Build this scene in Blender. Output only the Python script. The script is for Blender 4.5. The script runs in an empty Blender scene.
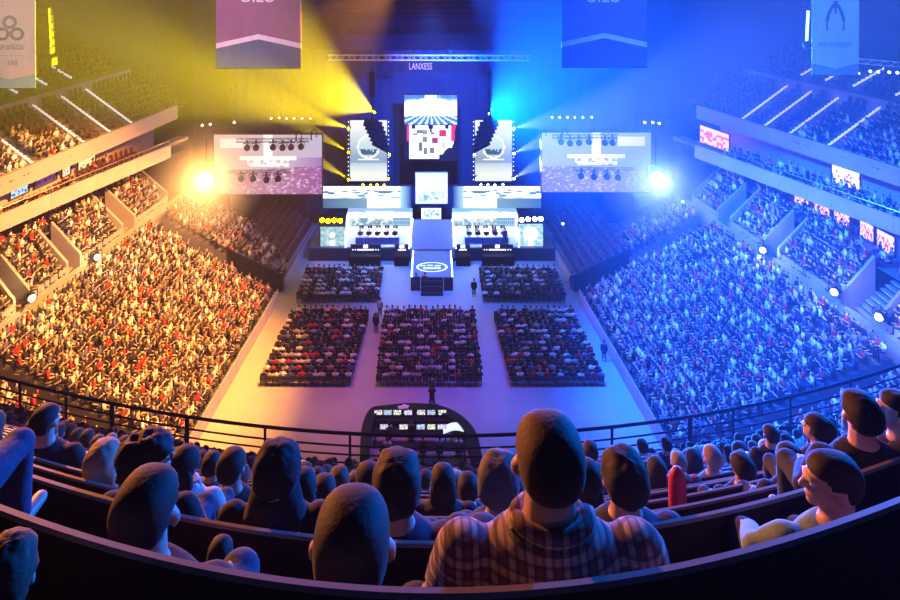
import bpy, bmesh, math, random
import numpy as np
from mathutils import Vector, Matrix, Euler, noise
random.seed(7); rng = np.random.default_rng(11)
PI = math.pi
SC = bpy.context.scene
COL = SC.collection
# ---- camera: eye high in the end stand, looking level down the arena with a shifted lens
F, CX, HY, EYE = 640.0, 432.0, -60.0, 33.6
def P(px, py, Y):            # point at distance Y seen at a photo position
    return Vector(((px-CX)*Y/F, Y, EYE-(py-HY)*Y/F))
def G(px, py, z):            # the same on a level plane
    Y = F*(EYE-z)/(py-HY)
    return Vector(((px-CX)*Y/F, Y, z))
cam = bpy.data.cameras.new('camera'); camo = bpy.data.objects.new('camera', cam); COL.objects.link(camo)
camo.location = (0, 0, EYE); camo.rotation_euler = (PI/2, 0, 0)
cam.sensor_width = 36; cam.lens = F/900*36; cam.shift_x = (450-CX)/900; cam.shift_y = -(300-HY)/900
cam.clip_start = .05; cam.clip_end = 400
SC.camera = camo
# ---- materials
MATS = {}
def mat(name, col, rough=.6, metal=0, emit=None, es=0, var=.18, scale=6, bump=0, spec=.4):
    if name in MATS: return MATS[name]
    m = bpy.data.materials.new(name); m.use_nodes = True; nt = m.node_tree
    b = nt.nodes['Principled BSDF']; b.inputs['Roughness'].default_value = rough; b.inputs['Metallic'].default_value = metal
    b.inputs['Specular IOR Level'].default_value = spec
    tc = nt.nodes.new('ShaderNodeTexCoord'); n = nt.nodes.new('ShaderNodeTexNoise'); n.inputs['Scale'].default_value = scale; n.inputs['Detail'].default_value = 3
    nt.links.new(tc.outputs['Object'], n.inputs['Vector'])
    mx = nt.nodes.new('ShaderNodeMix'); mx.data_type = 'RGBA'
    c = Vector(col)
    mx.inputs[6].default_value = (*[max(0, x*(1-var)) for x in c], 1); mx.inputs[7].default_value = (*[min(1, x*(1+var)) for x in c], 1)
    nt.links.new(n.outputs['Fac'], mx.inputs[0]); nt.links.new(mx.outputs[2], b.inputs['Base Color'])
    if bump:
        bp = nt.nodes.new('ShaderNodeBump'); bp.inputs['Strength'].default_value = bump; bp.inputs['Distance'].default_value = .01
        nt.links.new(n.outputs['Fac'], bp.inputs['Height']); nt.links.new(bp.outputs[0], b.inputs['Normal'])
    if emit:
        b.inputs['Emission Color'].default_value = (*emit, 1); b.inputs['Emission Strength'].default_value = es
    MATS[name] = m; return m
def attr_mat(name, emit=0, rough=.8, base=True):
    if name in MATS: return MATS[name]
    m = bpy.data.materials.new(name); m.use_nodes = True; nt = m.node_tree; b = nt.nodes['Principled BSDF']
    a = nt.nodes.new('ShaderNodeAttribute'); a.attribute_name = 'Col'; b.inputs['Roughness'].default_value = rough; b.inputs['Specular IOR Level'].default_value = .25
    if base:
        n = nt.nodes.new('ShaderNodeTexNoise'); n.inputs['Scale'].default_value = 9
        mx = nt.nodes.new('ShaderNodeMix'); mx.data_type = 'RGBA'; mx.blend_type = 'MULTIPLY'; mx.inputs[0].default_value = .25
        nt.links.new(a.outputs['Color'], mx.inputs[6]); nt.links.new(n.outputs['Fac'], mx.inputs[7]); nt.links.new(mx.outputs[2], b.inputs['Base Color'])
    else:
        b.inputs['Base Color'].default_value = (.01, .01, .01, 1)
    if emit:
        nt.links.new(a.outputs['Color'], b.inputs['Emission Color']); b.inputs['Emission Strength'].default_value = emit
    MATS[name] = m; return m
# ---- object helpers
def tag(o, label=None, cat=None, group=None, kind=None):
    if label: o['label'] = label
    if cat: o['category'] = cat
    if group: o['group'] = group
    if kind: o['kind'] = kind
    return o
def thing(name, label, cat, loc=(0, 0, 0), group=None):
    o = bpy.data.objects.new(name, None); o.empty_display_size = .2; COL.objects.link(o); o.location = loc
    return tag(o, label, cat, group)
def chain_loc(o):
    v = Vector((0, 0, 0))
    while o: v += o.location; o = o.parent
    return v
def link(name, me, parent=None, mats=None):
    o = bpy.data.objects.new(name, me); COL.objects.link(o)
    for m in (mats if isinstance(mats, (list, tuple)) else [mats] if mats else []): me.materials.append(m)
    if parent: o.parent = parent
    return o
def dup(root, loc=None, rz=None, label=None, group=None, scale=None):
    r = root.copy(); COL.objects.link(r)
    if loc is not None: r.location = loc
    if rz is not None: r.rotation_euler = (root.rotation_euler.x, root.rotation_euler.y, rz)
    if scale: r.scale = (scale,)*3
    if label: r['label'] = label
    if group: r['group'] = group
    for ch in list(root.children):
        c = ch.copy(); COL.objects.link(c); c.parent = r
        for g in list(ch.children):
            d = g.copy(); COL.objects.link(d); d.parent = c
    return r
class MB:
    def __init__(s): s.v = []; s.f = []; s.c = []; s.m = []; s.col = (1, 1, 1); s.mi = 0
    def add(s, vs, fs):
        k = len(s.v); s.v.extend(Vector(p) for p in vs)
        for f in fs: s.f.append(tuple(i+k for i in f)); s.c.append(s.col); s.m.append(s.mi)
    def quad(s, a, b, c, d): s.add([a, b, c, d], [(0, 1, 2, 3)])
    def box(s, c, size, rot=None, taper=1):
        x, y, z = [q/2 for q in size]; c = Vector(c)
        vs = [Vector((sx*x*(taper if sz > 0 else 1), sy*y*(taper if sz > 0 else 1), sz*z)) for sz in (-1, 1) for sy in (-1, 1) for sx in (-1, 1)]
        if rot is not None: M = Euler(rot).to_matrix() if not isinstance(rot, Matrix) else rot; vs = [M @ v for v in vs]
        s.add([v+c for v in vs], [(0, 2, 3, 1), (4, 5, 7, 6), (0, 1, 5, 4), (2, 6, 7, 3), (0, 4, 6, 2), (1, 3, 7, 5)])
    def bev(s, c, size, b=.02, rot=None):     # box with chamfered vertical edges and softened top
        x, y, z = [q/2 for q in size]; b = min(b, x*.9, y*.9); c = Vector(c)
        ring = [(-x+b, -y), (x-b, -y), (x, -y+b), (x, y-b), (x-b, y), (-x+b, y), (-x, y-b), (-x, -y+b)]
        vs = []
        for zz, k in ((-z, 1), (z-b, 1), (z, 1-b/max(x, y))): vs += [Vector((p[0]*k, p[1]*k, zz)) for p in ring]
        if rot is not None: M = Euler(rot).to_matrix() if not isinstance(rot, Matrix) else rot; vs = [M @ v for v in vs]
        fs = [tuple(range(7, -1, -1)), tuple(range(16, 24))]
        for l in range(2):
            for i in range(8): j = (i+1) % 8; fs.append((l*8+i, l*8+j, l*8+8+j, l*8+8+i))
        s.add([v+c for v in vs], fs)
    def tube(s, pts, r, n=8, cap=True):
        pts = [Vector(p) for p in pts]; R = r if isinstance(r, (list, tuple)) else [r]*len(pts); vs = []
        for i, p in enumerate(pts):
            d = (pts[min(i+1, len(pts)-1)]-pts[max(i-1, 0)]).normalized()
            u = d.cross(Vector((0, 0, 1)))
            if u.length < 1e-3: u = d.cross(Vector((0, 1, 0)))
            u.normalize(); w = d.cross(u)
            vs += [p+(u*math.cos(2*PI*k/n)+w*math.sin(2*PI*k/n))*R[i] for k in range(n)]
        fs = [(i*n+k, i*n+(k+1) % n, (i+1)*n+(k+1) % n, (i+1)*n+k) for i in range(len(pts)-1) for k in range(n)]
        if cap: fs += [tuple(range(n-1, -1, -1)), tuple(range((len(pts)-1)*n, len(pts)*n))]
        s.add(vs, fs)
    def ell(s, c, r, nu=12, nv=8, rot=None, keep=None):
        c = Vector(c); r = (r,)*3 if not isinstance(r, (tuple, list)) else r
        vs = [Vector((0, 0, -r[2]))]
        for j in range(1, nv):
            a = -PI/2+PI*j/nv
            vs += [Vector((r[0]*math.cos(a)*math.cos(2*PI*i/nu), r[1]*math.cos(a)*math.sin(2*PI*i/nu), r[2]*math.sin(a))) for i in range(nu)]
        vs.append(Vector((0, 0, r[2])))
        fs = [(0, 1+(i+1) % nu, 1+i) for i in range(nu)]
        for j in range(nv-2): fs += [(1+j*nu+i, 1+j*nu+(i+1) % nu, 1+(j+1)*nu+(i+1) % nu, 1+(j+1)*nu+i) for i in range(nu)]
        t = len(vs)-1; fs += [(1+(nv-2)*nu+i, 1+(nv-2)*nu+(i+1) % nu, t) for i in range(nu)]
        if keep: fs = [f for f in fs if keep(sum((vs[i] for i in f), Vector())/len(f))]
        if rot is not None: M = Euler(rot).to_matrix() if not isinstance(rot, Matrix) else rot; vs = [M @ v for v in vs]
        s.add([v+c for v in vs], fs)
    def rings(s, rs, n=16, cap=True):         # stacked ellipses (x, y, z, rx, ry)
        vs = []
        for (x, y, z, rx, ry) in rs: vs += [Vector((x+rx*math.cos(2*PI*k/n), y+ry*math.sin(2*PI*k/n), z)) for k in range(n)]
        fs = [(i*n+k, i*n+(k+1) % n, (i+1)*n+(k+1) % n, (i+1)*n+k) for i in range(len(rs)-1) for k in range(n)]
        if cap: fs += [tuple(range(n-1, -1, -1)), tuple(range((len(rs)-1)*n, len(rs)*n))]
        s.add(vs, fs)
    def prism(s, poly, axis, t):              # poly of 3-D points extruded along a vector
        n = len(poly); a = Vector(axis).normalized()*t; poly = [Vector(p) for p in poly]
        s.add(poly+[p+a for p in poly], [tuple(range(n-1, -1, -1)), tuple(range(n, 2*n))]+[(i, (i+1) % n, n+(i+1) % n, n+i) for i in range(n)])
    def strip(s, A, B):                       # surface between two polylines
        n = len(A); s.add(list(A)+list(B), [(i, i+1, n+i+1, n+i) for i in range(n-1)])
    def mesh(s, name, off=Vector((0, 0, 0)), smooth=False, colors=False):
        me = bpy.data.meshes.new(name); me.from_pydata([tuple(p-off) for p in s.v], [], s.f); me.update()
        me.polygons.foreach_set('material_index', s.m)
        if smooth: me.polygons.foreach_set('use_smooth', [True]*len(s.f))
        if colors:
            ca = me.color_attributes.new('Col', 'FLOAT_COLOR', 'CORNER'); arr = []
            for f, c in zip(s.f, s.c): arr += [c[0], c[1], c[2], 1]*len(f)
            ca.data.foreach_set('color', arr)
        return me
    def build(s, name, m, parent=None, smooth=False, colors=False):
        if parent is not None: off = chain_loc(parent)
        else:
            xs = [p.x for p in s.v]; ys = [p.y for p in s.v]
            off = Vector(((min(xs)+max(xs))/2, (min(ys)+max(ys))/2, min(p.z for p in s.v)))
        o = link(name, s.mesh(name, off, smooth, colors), parent, m)
        if parent is None: o.location = off
        return o
def struct(name, mb, m, parent=None, **k):
    o = mb.build(name, m, parent, **k)
    if parent is None: o['kind'] = 'structure'
    return o
def ordi(n): return f"{n}{'th' if 10 <= n % 100 <= 20 else {1: 'st', 2: 'nd', 3: 'rd'}.get(n % 10, 'th')}"
def spot(name, loc, to, col, W, ang, blend=.5, size=.2):
    l = bpy.data.lights.new(name, 'SPOT'); l.energy = W; l.color = col; l.spot_size = math.radians(ang); l.spot_blend = blend; l.shadow_soft_size = size
    o = bpy.data.objects.new(name, l); COL.objects.link(o); o.location = loc
    o.rotation_euler = (Vector(to)-Vector(loc)).to_track_quat('-Z', 'Y').to_euler(); return o
def point(name, loc, col, W, size=.2):
    l = bpy.data.lights.new(name, 'POINT'); l.energy = W; l.color = col; l.shadow_soft_size = size
    o = bpy.data.objects.new(name, l); COL.objects.link(o); o.location = loc; return o
BLACK = mat('black_metal', (.01, .01, .012), .75, 0, spec=.2); DARK = mat('dark_steel', (.03, .03, .04), .6, .2)
STEEL = mat('steel', (.35, .35, .38), .35, .8); WHITE = mat('white_paint', (.75, .75, .75), .6)
CONC = mat('concrete', (.36, .36, .38), .55, scale=.6, var=.12, bump=.1); RUBBER = mat('rubber', (.02, .02, .02), .9)
# ================= the arena bowl =================
def X0(s, Y): return (15.9-(Y-40)*.085) if s < 0 else (15.35-(Y-40)*.09)
def X1(s, Y): return 29-(Y-43)*.15 if s < 0 else 29.4-(Y-44)*.2
def X2(s, Y): return 31-(Y-43)*.1 if s < 0 else 31.5-(Y-45)*.17
def X3(s, Y): return min(35, 31.2-(Y-46.3)*.37) if s < 0 else min(36, 32.3-(Y-47.9)*.48)
def X4(s, Y): return 30-(Y-44.5)*.235 if s < 0 else min(37, 31.3-(Y-52.4)*.42)
def XW(s, Y): return X4(s, Y)+2.4
def frange(a, b, d): return [a+(b-a)*i/max(1, round((b-a)/d)) for i in range(max(1, round((b-a)/d))+1)]
def line(s, Xf, Y0, Y1, z, dx=0): return [Vector((s*(Xf(s, Y)+dx), Y, z)) for Y in frange(Y0, Y1, 1.5)]
def on_wall(px, py, Xf, s):
    lo, hi = 30., 85.
    for _ in range(50):
        m = (lo+hi)/2
        if F*Xf(s, m)/m > abs(px-CX): lo = m
        else: hi = m
    return Vector((s*Xf(s, lo), lo, EYE-(py-HY)*lo/F))
STAND = mat('stand_concrete', (.16, .15, .16), .85, scale=1)
DKSEAT = mat('dark_red_seat_plastic', (.07, .025, .025), .6, scale=1); WALLP = mat('painted_parapet', (.3, .28, .28), .7, scale=.8)
BOARD = mat('barrier_board', (.42, .36, .46), .5, scale=1)
# ---- floor and end wall
m = MB(); m.quad((-45, 20, 0), (45, 20, 0), (45, 92, 0), (-45, 92, 0)); struct('floor', m, CONC)
m = MB(); m.box((0, 90, 18), (100, .5, 36)); struct('wall_far', m, mat('far_wall_paint', (.05, .055, .085), .9, scale=.3))
for s, nm in ((-1, 'left'), (1, 'right')):
    m = MB(); Ys = frange(26, 90, 4)
    A = [Vector((s*(max(X4(s, Y), 22)+11.5), Y, 0)) for Y in Ys]; m.strip(A, [a+Vector((0, 0, 36)) for a in A])
    B = [a+Vector((s*.4, 0, 0)) for a in A]; m.strip(B, [a+Vector((0, 0, 36)) for a in B])
    struct('wall_'+nm, m, mat('side_wall_paint', (.035, .035, .045), .9, scale=.3))
# ---- crowd instances: (x, y, z, rz, scale, template)
FOLK = []
def row_people(s, Xf, z, Y0, Y1, fill=.95, step=.46, face=None, up=.06):
    Y = Y0+.25
    while Y < Y1-.2:
        if random.random() < fill:
            x = s*Xf(s, Y)
            rz = (-PI/2 if s < 0 else PI/2)*.86 if face is None else face
            FOLK.append((x+random.uniform(-.08, .08), Y+random.uniform(-.08, .08), z, rz+random.gauss(0, .25), random.uniform(.92, 1.06), 1 if random.random() < up else (2 if random.random() < .5 else 0), s))
        Y += step*random.uniform(.93, 1.07)
ROWS = {}
def terrace(name, s, Xa, Xb, za, zb, n, Y0, Y1, m_=None, i0=0, parent=None, drop=None):
    """stepped stand: n rows between two plan curves; returns the row middles"""
    mb = MB(); Ys = frange(Y0, Y1, 1.5); rows = []
    for i in range(i0, n):
        z = za+(zb-za)*i/(n-1)
        fa = lambda s_, Y, i=i: Xa(s_, Y)+(Xb(s_, Y)-Xa(s_, Y))*i/n
        fb = lambda s_, Y, i=i: Xa(s_, Y)+(Xb(s_, Y)-Xa(s_, Y))*(i+1)/n
        A = [Vector((s*fa(s, Y), Y, z)) for Y in Ys]; B = [Vector((s*fb(s, Y), Y, z)) for Y in Ys]
        mb.strip(A, B); dz = (zb-za)/(n-1) if i > i0 else (drop or z)
        mb.strip([a-Vector((0, 0, dz)) for a in A], A)
        for k, e in ((0, Y0), (-1, Y1)): mb.quad(A[k], B[k], B[k]-Vector((0, 0, drop or z)), A[k]-Vector((0, 0, drop or z)))
        rows.append((lambda s_, Y, i=i: Xa(s_, Y)+(Xb(s_, Y)-Xa(s_, Y))*(i+.5)/n, z))
    struct(name, mb, m_ or STAND, parent); return rows
SEATS = []     # empty seats (x, y, z, rz)
def row_seats(s, Xf, z, Y0, Y1, step=.56):
    for Y in frange(Y0+.3, Y1-.3, step): SEATS.append((s*Xf(s, Y), Y, z, (-PI/2 if s < 0 else PI/2)))
def band(name, s, Xf, Y0, Y1, z0, z1, th, m_, dx=0, label=None, cat=None):
    mb = MB(); a = line(s, Xf, Y0, Y1, z0, dx); b = line(s, Xf, Y0, Y1, z1, dx); c = line(s, Xf, Y0, Y1, z1, dx+th); d = line(s, Xf, Y0, Y1, z0, dx+th)
    mb.strip(a, b); mb.strip(b, c); mb.strip(c, d); mb.strip(d, a); n = len(a)-1
    mb.quad(a[0], b[0], c[0], d[0]); mb.quad(a[n], b[n], c[n], d[n])
    return mb.build(name, m_)
SIDE = {-1: 'left', 1: 'right'}
BLOCKS = {-1: [(33, 44.2), (45.8, 49.3), (51.0, 56.0), (58, 63)], 1: [(33, 42.4), (45.6, 51.6), (53.4, 57.4), (59.4, 63)]}
AISLES = {-1: [47.7, 52.6, 55.5, 58.2], 1: [51.8, 55, 57.3, 59.5]}
LAMPS = {-1: [(92, 258), (26, 299)], 1: [(768, 251), (840, 293), (885, 318)]}
for s in (-1, 1):
    nm = SIDE[s]
    # floor barrier boards, one piece per 3 m, with a capping
    for k, (Y0, Y1) in enumerate([(39.6+3.3*i, 42.85+3.3*i) for i in range(6)]+[(61.4, 64.5), (64.6, 67.7), (67.8, 70.9), (71, 74)]):
        t = thing('barrier_board', f"purple-grey barrier board beside the arena floor, {nm} side, {ordi(k+1)} from the near end", 'barrier', (s*X0(s, Y0), Y0, 0), 'barrier boards along the arena floor')
        mb = MB(); a = line(s, X0, Y0, Y1, .02); b = line(s, X0, Y0, Y1, 1.15); c = line(s, X0, Y0, Y1, 1.15, .1); d = line(s, X0, Y0, Y1, .02, .1)
        mb.strip(a, b); mb.strip(b, c); mb.strip(c, d); mb.quad(a[0], b[0], c[0], d[0]); mb.quad(a[-1], b[-1], c[-1], d[-1]); mb.build('panel', BOARD, t)
        mb = MB(); mb.tube(line(s, X0, Y0, Y1, 1.2, .05), .05, 6); mb.build('top_rail', WALLP, t)
    lo = lambda s_, Y: X0(s_, Y)+.7; hi = lambda s_, Y: X1(s_, Y)-.5
    n = 20
    for (Y0, Y1, i0, tn) in ((41, 59.4, 0, 'lower_stand'), (61.3, 67, 8, 'lower_stand'), (33, 39.7, 5, 'lower_stand')):
        for i, (Xf, z) in enumerate(terrace('lower_stand_steps', s, lo, hi, .7, 6.7, n, Y0, Y1, i0=i0)):
            fill = .96
            row_people(s, Xf, z, Y0, Y1 if not (s > 0 and Y1 > 60) else 64.5, fill)
    # gap floor behind the void
    lo2 = lambda s_, Y: X0(s_, Y)+.5; hi2 = lambda s_, Y: X0(s_, Y)+5.4
    for i, (Xf, z) in enumerate(terrace('retractable_stand_steps', s, lo2, hi2, .9, 3.6, 7, 61.3, 74, mat('grey_stand_steps', (.3, .28, .33), .7, scale=1))):
        if s < 0: row_people(s, Xf, z, 61.5, 64.2+.25*i, .8)
        row_seats(s, Xf, z, 64.6+.3*i if s < 0 else 61.5, 73.6)
    mb = MB(); Ya = 61.22; mb.prism([(s*(X0(s, Ya)+.15), Ya, 0.02), (s*(X0(s, Ya)+5.4), Ya, 0.02), (s*(X0(s, Ya)+5.4), Ya, 4.1), (s*(X0(s, Ya)+.15), Ya, 1.6)], (0, -1, 0), .12)
    tag(mb.build('stand_end_panel', BLACK), f"black end panel closing the retractable stand above the entrance gap, {nm} side", 'panel')
    # parapet of the lower stand
    o = band('trim_parapet_'+nm, s, X1, 33, 66, 6.2, 7.7, .2, WALLP); tag(o, kind='structure')
    mb = MB(); mb.strip(line(s, X1, 33, 66, 7.3, .2), line(s, X2, 33, 66, 7.3, 3)); struct('stand_walkway', mb, STAND)
    # the raised blocks above it with their side walls
    ua = lambda s_, Y: X1(s_, Y)+.35
    for bi, (Y0, Y1) in enumerate(BLOCKS[s]):
        for i, (Xf, z) in enumerate(terrace('raised_stand_steps', s, ua, X2, 8.0, 10.4, 5, Y0, Y1)):
            row_people(s, Xf, z, Y0, Y1, .95)
        for Ye, dy in ((Y0, -.28), (Y1, .0)):
            mb = MB(); mb.prism([(s*(X1(s, Ye)+.1), Ye+dy, 6.8), (s*X2(s, Ye), Ye+dy, 6.8), (s*X2(s, Ye), Ye+dy, 11.2), (s*(X1(s, Ye)+.1), Ye+dy, 8.7)], (0, 1, 0), .26)
            struct('stair_side_wall', mb, WALLP)
        t_ = band('block_parapet', s, X1, Y0, Y1, 7.7, 8.4, .18, WALLP, dx=.06); tag(t_, kind='structure')
    # stairs with white treads between the blocks
    for (a, b) in zip(BLOCKS[s][:-1], BLOCKS[s][1:]):
        mb = MB(); Ya, Yb = a[1]+.3, b[0]-.3; Ym = (Ya+Yb)/2
        for i in range(9):
            x = X1(s, Ym)+.35+i*.36; mb.box((s*x, Ym, 7.35+i*.26), (.34, Yb-Ya, .14))
        struct('entrance_stair', mb, WALLP)
    # concourse strip under the balcony
    cw = lambda s_, Y: X2(s_, Y)+2.8
    o = band('wall_concourse_'+nm, s, cw, 33, 68, 7.3, 13.0, .3, mat('concourse_wall', (.12, .1, .1), .8)); tag(o, kind='structure')
    mb = MB(); mb.strip(line(s, X2, 33, 66, 10.4, .05), line(s, cw, 33, 66, 10.4)); struct('concourse_floor', mb, STAND)
    row_people(s, lambda s_, Y: X2(s_, Y)+.9, 10.4, 38, 63, .55); row_people(s, lambda s_, Y: X2(s_, Y)+1.7, 10.4, 38, 63, .5)
    # balcony
    mb = MB(); mb.strip(line(s, X3, 33, 64, 13.0), line(s, XW, 33, 64, 13.0, .4)); mb.strip(line(s, X3, 33, 64, 12.75), line(s, XW, 33, 64, 12.75, .4)); struct('balcony_floor', mb, STAND)
    for k, (Ya, Yb) in enumerate([(34+4.02*i, 38+4.02*i) for i in range(7)]):
        o = band('balcony_front', s, X3, Ya, Yb, 12.5, 13.75, .12, mat('pale_balcony_panel', (.36, .31, .3), .5, scale=.5)); tag(o, kind='structure')
    for k in range(1):
        t = thing('balcony_rail', f"long metal handrail along the {nm} balcony edge", 'handrail', (s*X3(s, 34), 34, 13))
        mb = MB(); mb.tube(line(s, X3, 34, 62, 14.15, .06), .05, 6); mb.build('top_rail', STEEL, t)
        for Y in frange(34, 62, 4): mb = MB(); mb.tube([(s*(X3(s, Y)+.06), Y, 13.7), (s*(X3(s, Y)+.06), Y, 14.15)], .03, 6); mb.build('post', STEEL, t)
    for r in range(2):
        Xf = lambda s_, Y, r=r: X3(s_, Y)+.75+r*.95
        if r:
            mb = MB(); mb.strip(line(s, Xf, 34, 66, 13.35, -.45), line(s, Xf, 34, 66, 13.35, .6)); mb.strip(line(s, Xf, 34, 66, 13.0, -.45), line(s, Xf, 34, 66, 13.35, -.45)); struct('balcony_step', mb, WALLP)
        row_seats(s, Xf, 13.0+.35*r, 40, 60) if s < 0 else None
        row_people(s, Xf, 13.0+.35*r, 36, 60, .12 if s < 0 else .85)
    # suites wall and the upper tier
    o = band('wall_suites_'+nm, s, XW, 33, 64, 13.0, 16.2, .3, mat('suite_wall_paint', (.42, .3, .34), .7, scale=.4)); tag(o, kind='structure')
    o = band('trim_upper_tier_'+nm, s, X4, 33, 64, 15.75, 17.1, .25, mat('upper_tier_front', (.3, .25, .26), .6, scale=.4)); tag(o, kind='structure')
    mb = MB(); mb.strip(line(s, X4, 33, 64, 15.75), line(s, XW, 33, 64, 16.2, .3)); struct('upper_tier_underside', mb, STAND)
    ub = lambda s_, Y: X4(s_, Y)+4.7
    ulim = {-1: 53.5, 1: 55.0}[s]
    def clear(Y): return all(abs(Y-a) > .62 for a in AISLES[s])
    n0 = len(FOLK); k0 = len(SEATS)
    for i, (Xf, z) in enumerate(terrace('upper_tier_steps', s, lambda s_, Y: X4(s_, Y)+.3, ub, 16.5, 19.5, 8, 34, 64, drop=.7)):
        row_people(s, Xf, z, 36, ulim-.4*i if s > 0 else ulim-1.0*i, (.92-.07*i) if s < 0 else .93-.03*i)
        row_seats(s, Xf, z, ulim-1.0*i, 66)
    o = band('trim_upper_walkway_'+nm, s, ub, 34, 64, 19.5, 20.7, .2, mat('upper_tier_front', None)); tag(o, kind='structure')
    for i, (Xf, z) in enumerate(terrace('top_tier_steps', s, lambda s_, Y: ub(s_, Y)+1.2, lambda s_, Y: ub(s_, Y)+4, 20.7, 22.4, 5, 34, 64, drop=.7)):
        row_seats(s, Xf, z, 46, 64)
        if s > 0 : row_people(s, Xf, z, 36, 49, .5)
    mb = MB(); mb.strip(line(s, ub, 34, 64, 20.7, .2), line(s, ub, 34, 64, 20.7, 1.2)); struct('upper_walkway', mb, STAND)
    FOLK[n0:] = [f for f in FOLK[n0:] if clear(f[1])]; SEATS[k0:] = [f for f in SEATS[k0:] if clear(f[1])]
    for k, Y in enumerate(AISLES[s]):
        for (xa, za, xb, zb, q, w) in ((X4(s, Y)+.5, 17.0, X4(s, Y)+4.7, 20.1, 16, 'lower flight'), (X4(s, Y)+6, 21.1, X4(s, Y)+8.6, 22.6, 8, 'upper flight')):
            mb = MB()
            pr = []
            for i in range(q):
                f = i/(q-1); x = s*(xa+(xb-xa)*f); z = za+(zb-za)*f; pr += [(x, Y-.06, z-.05), (x, Y-.06, z+.05)]
            pr += [(s*xb, Y-.06, zb-.12), (s*xa, Y-.06, za-.12)]; mb.prism(pr, (0, 1, 0), .16)
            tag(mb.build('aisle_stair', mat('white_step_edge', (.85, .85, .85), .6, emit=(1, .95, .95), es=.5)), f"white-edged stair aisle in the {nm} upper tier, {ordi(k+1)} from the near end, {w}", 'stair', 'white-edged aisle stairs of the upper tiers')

# ---- lit windows, screens and boards on the suite walls
def wall_panel(s, Xf, px0, px1, py0, py1, fn, name, label, cat, es, nx=14, ny=8, frame=True, off=.12):
    a, b = on_wall(px0, (py0+py1)/2, Xf, s), on_wall(px1, (py0+py1)/2, Xf, s)
    h = (py1-py0)*(a.y+b.y)/2/F; Ya, Yb = a.y, b.y; z0 = (a.z+b.z)/2-h/2; z1 = z0+h
    mid = (a+b)/2; t = thing(name, label, cat, (mid.x, mid.y, z0))
    def W(u, v, d=off):
        Y = Ya+(Yb-Ya)*u; return Vector((s*(Xf(s, Y)-d), Y, z0+h*v))
    m = MB()
    for j in range(ny):
        for i in range(nx): m.col = fn((i+.5)/nx, (j+.5)/ny); m.quad(W(i/nx, j/ny), W((i+1)/nx, j/ny), W((i+1)/nx, (j+1)/ny), W(i/nx, (j+1)/ny))
    m.build('pane', attr_mat('display_%g' % es, es, base=False), t, colors=True)
    m = MB()
    for (u0, v0, u1, v1) in ((0, 0, 1, 0), (0, 1, 1, 1), (0, 0, 0, 1), (1, 0, 1, 1)): m.tube([W(u0, v0, off+.02), W(u1, v1, off+.02)], .07, 5)
    m.build('frame', DARK, t)
def blobs(base, dark, th, f=7.):
    return lambda u, v: dark if noise.noise(Vector((u*f*1.6, v*f, f)))*.5+.5 > th and v < .75 else base
SUITE = [(-1, XW, 8, 27, 184, 196, blobs((.5, .75, 1), (.05, .1, .15), .55), 'suite_window', 'small blue-white lit screen in the left suite wall near the picture edge', 'window', 1.2),
 (-1, XW, 33, 55, 170, 184, blobs((.2, .08, .3), (.05, .03, .1), .5), 'suite_window', 'dim purple window in the left suite wall', 'window', .8),
 (-1, XW, 60, 69, 165, 176, blobs((1, .8, .55), (.2, .1, .05), .62), 'suite_window', 'small lit doorway in the left suite wall', 'window', 1.2),
 (-1, XW, 76, 94, 155, 168, blobs((.95, .85, .38), (.25, .2, .1), .66, 11.), 'suite_window', 'cream-yellow lit window in the left suite wall', 'window', 1.1),
 (1, XW, 833, 862, 168, 187, blobs((1, .82, .75), (.3, .12, .12), .62, 9.), 'suite_window', 'large cream lit window with figures in the right suite wall', 'window', 1.6),
 (1, X4, 701, 731, 129, 148, blobs((1, .55, .55), (.75, .1, .12), .5, 12.), 'advert_screen', 'pink and red lit advert screen on the right upper tier front', 'screen', 1.5),
 (1, XW, 842, 858, 196, 202, blobs((.8, .85, 1), (.2, .3, .6), .6), 'suite_window', 'thin pale window low in the right suite wall', 'window', .8)]
for (s, Xf, x0, x1, y0, y1, fn, nmx, lb, ct, es) in SUITE: wall_panel(s, Xf, x0, x1, y0, y1, fn, nmx, lb, ct, es)
cwf = lambda s_, Y: X2(s_, Y)+2.8
for k, (x0, x1, y0, y1) in enumerate([(795, 812, 197, 207), (815, 832, 202, 215), (835, 852, 210, 226), (861, 876, 222, 240), (878, 897, 232, 256)]):
    wall_panel(1, cwf, x0, x1, y0, y1, blobs((1, .62, .5), (.45, .1, .1), .52, 9.), 'bar_window', f"warm pink lit bar window under the right balcony, {ordi(k+1)} from the stage end", 'window', 1.5)
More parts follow.
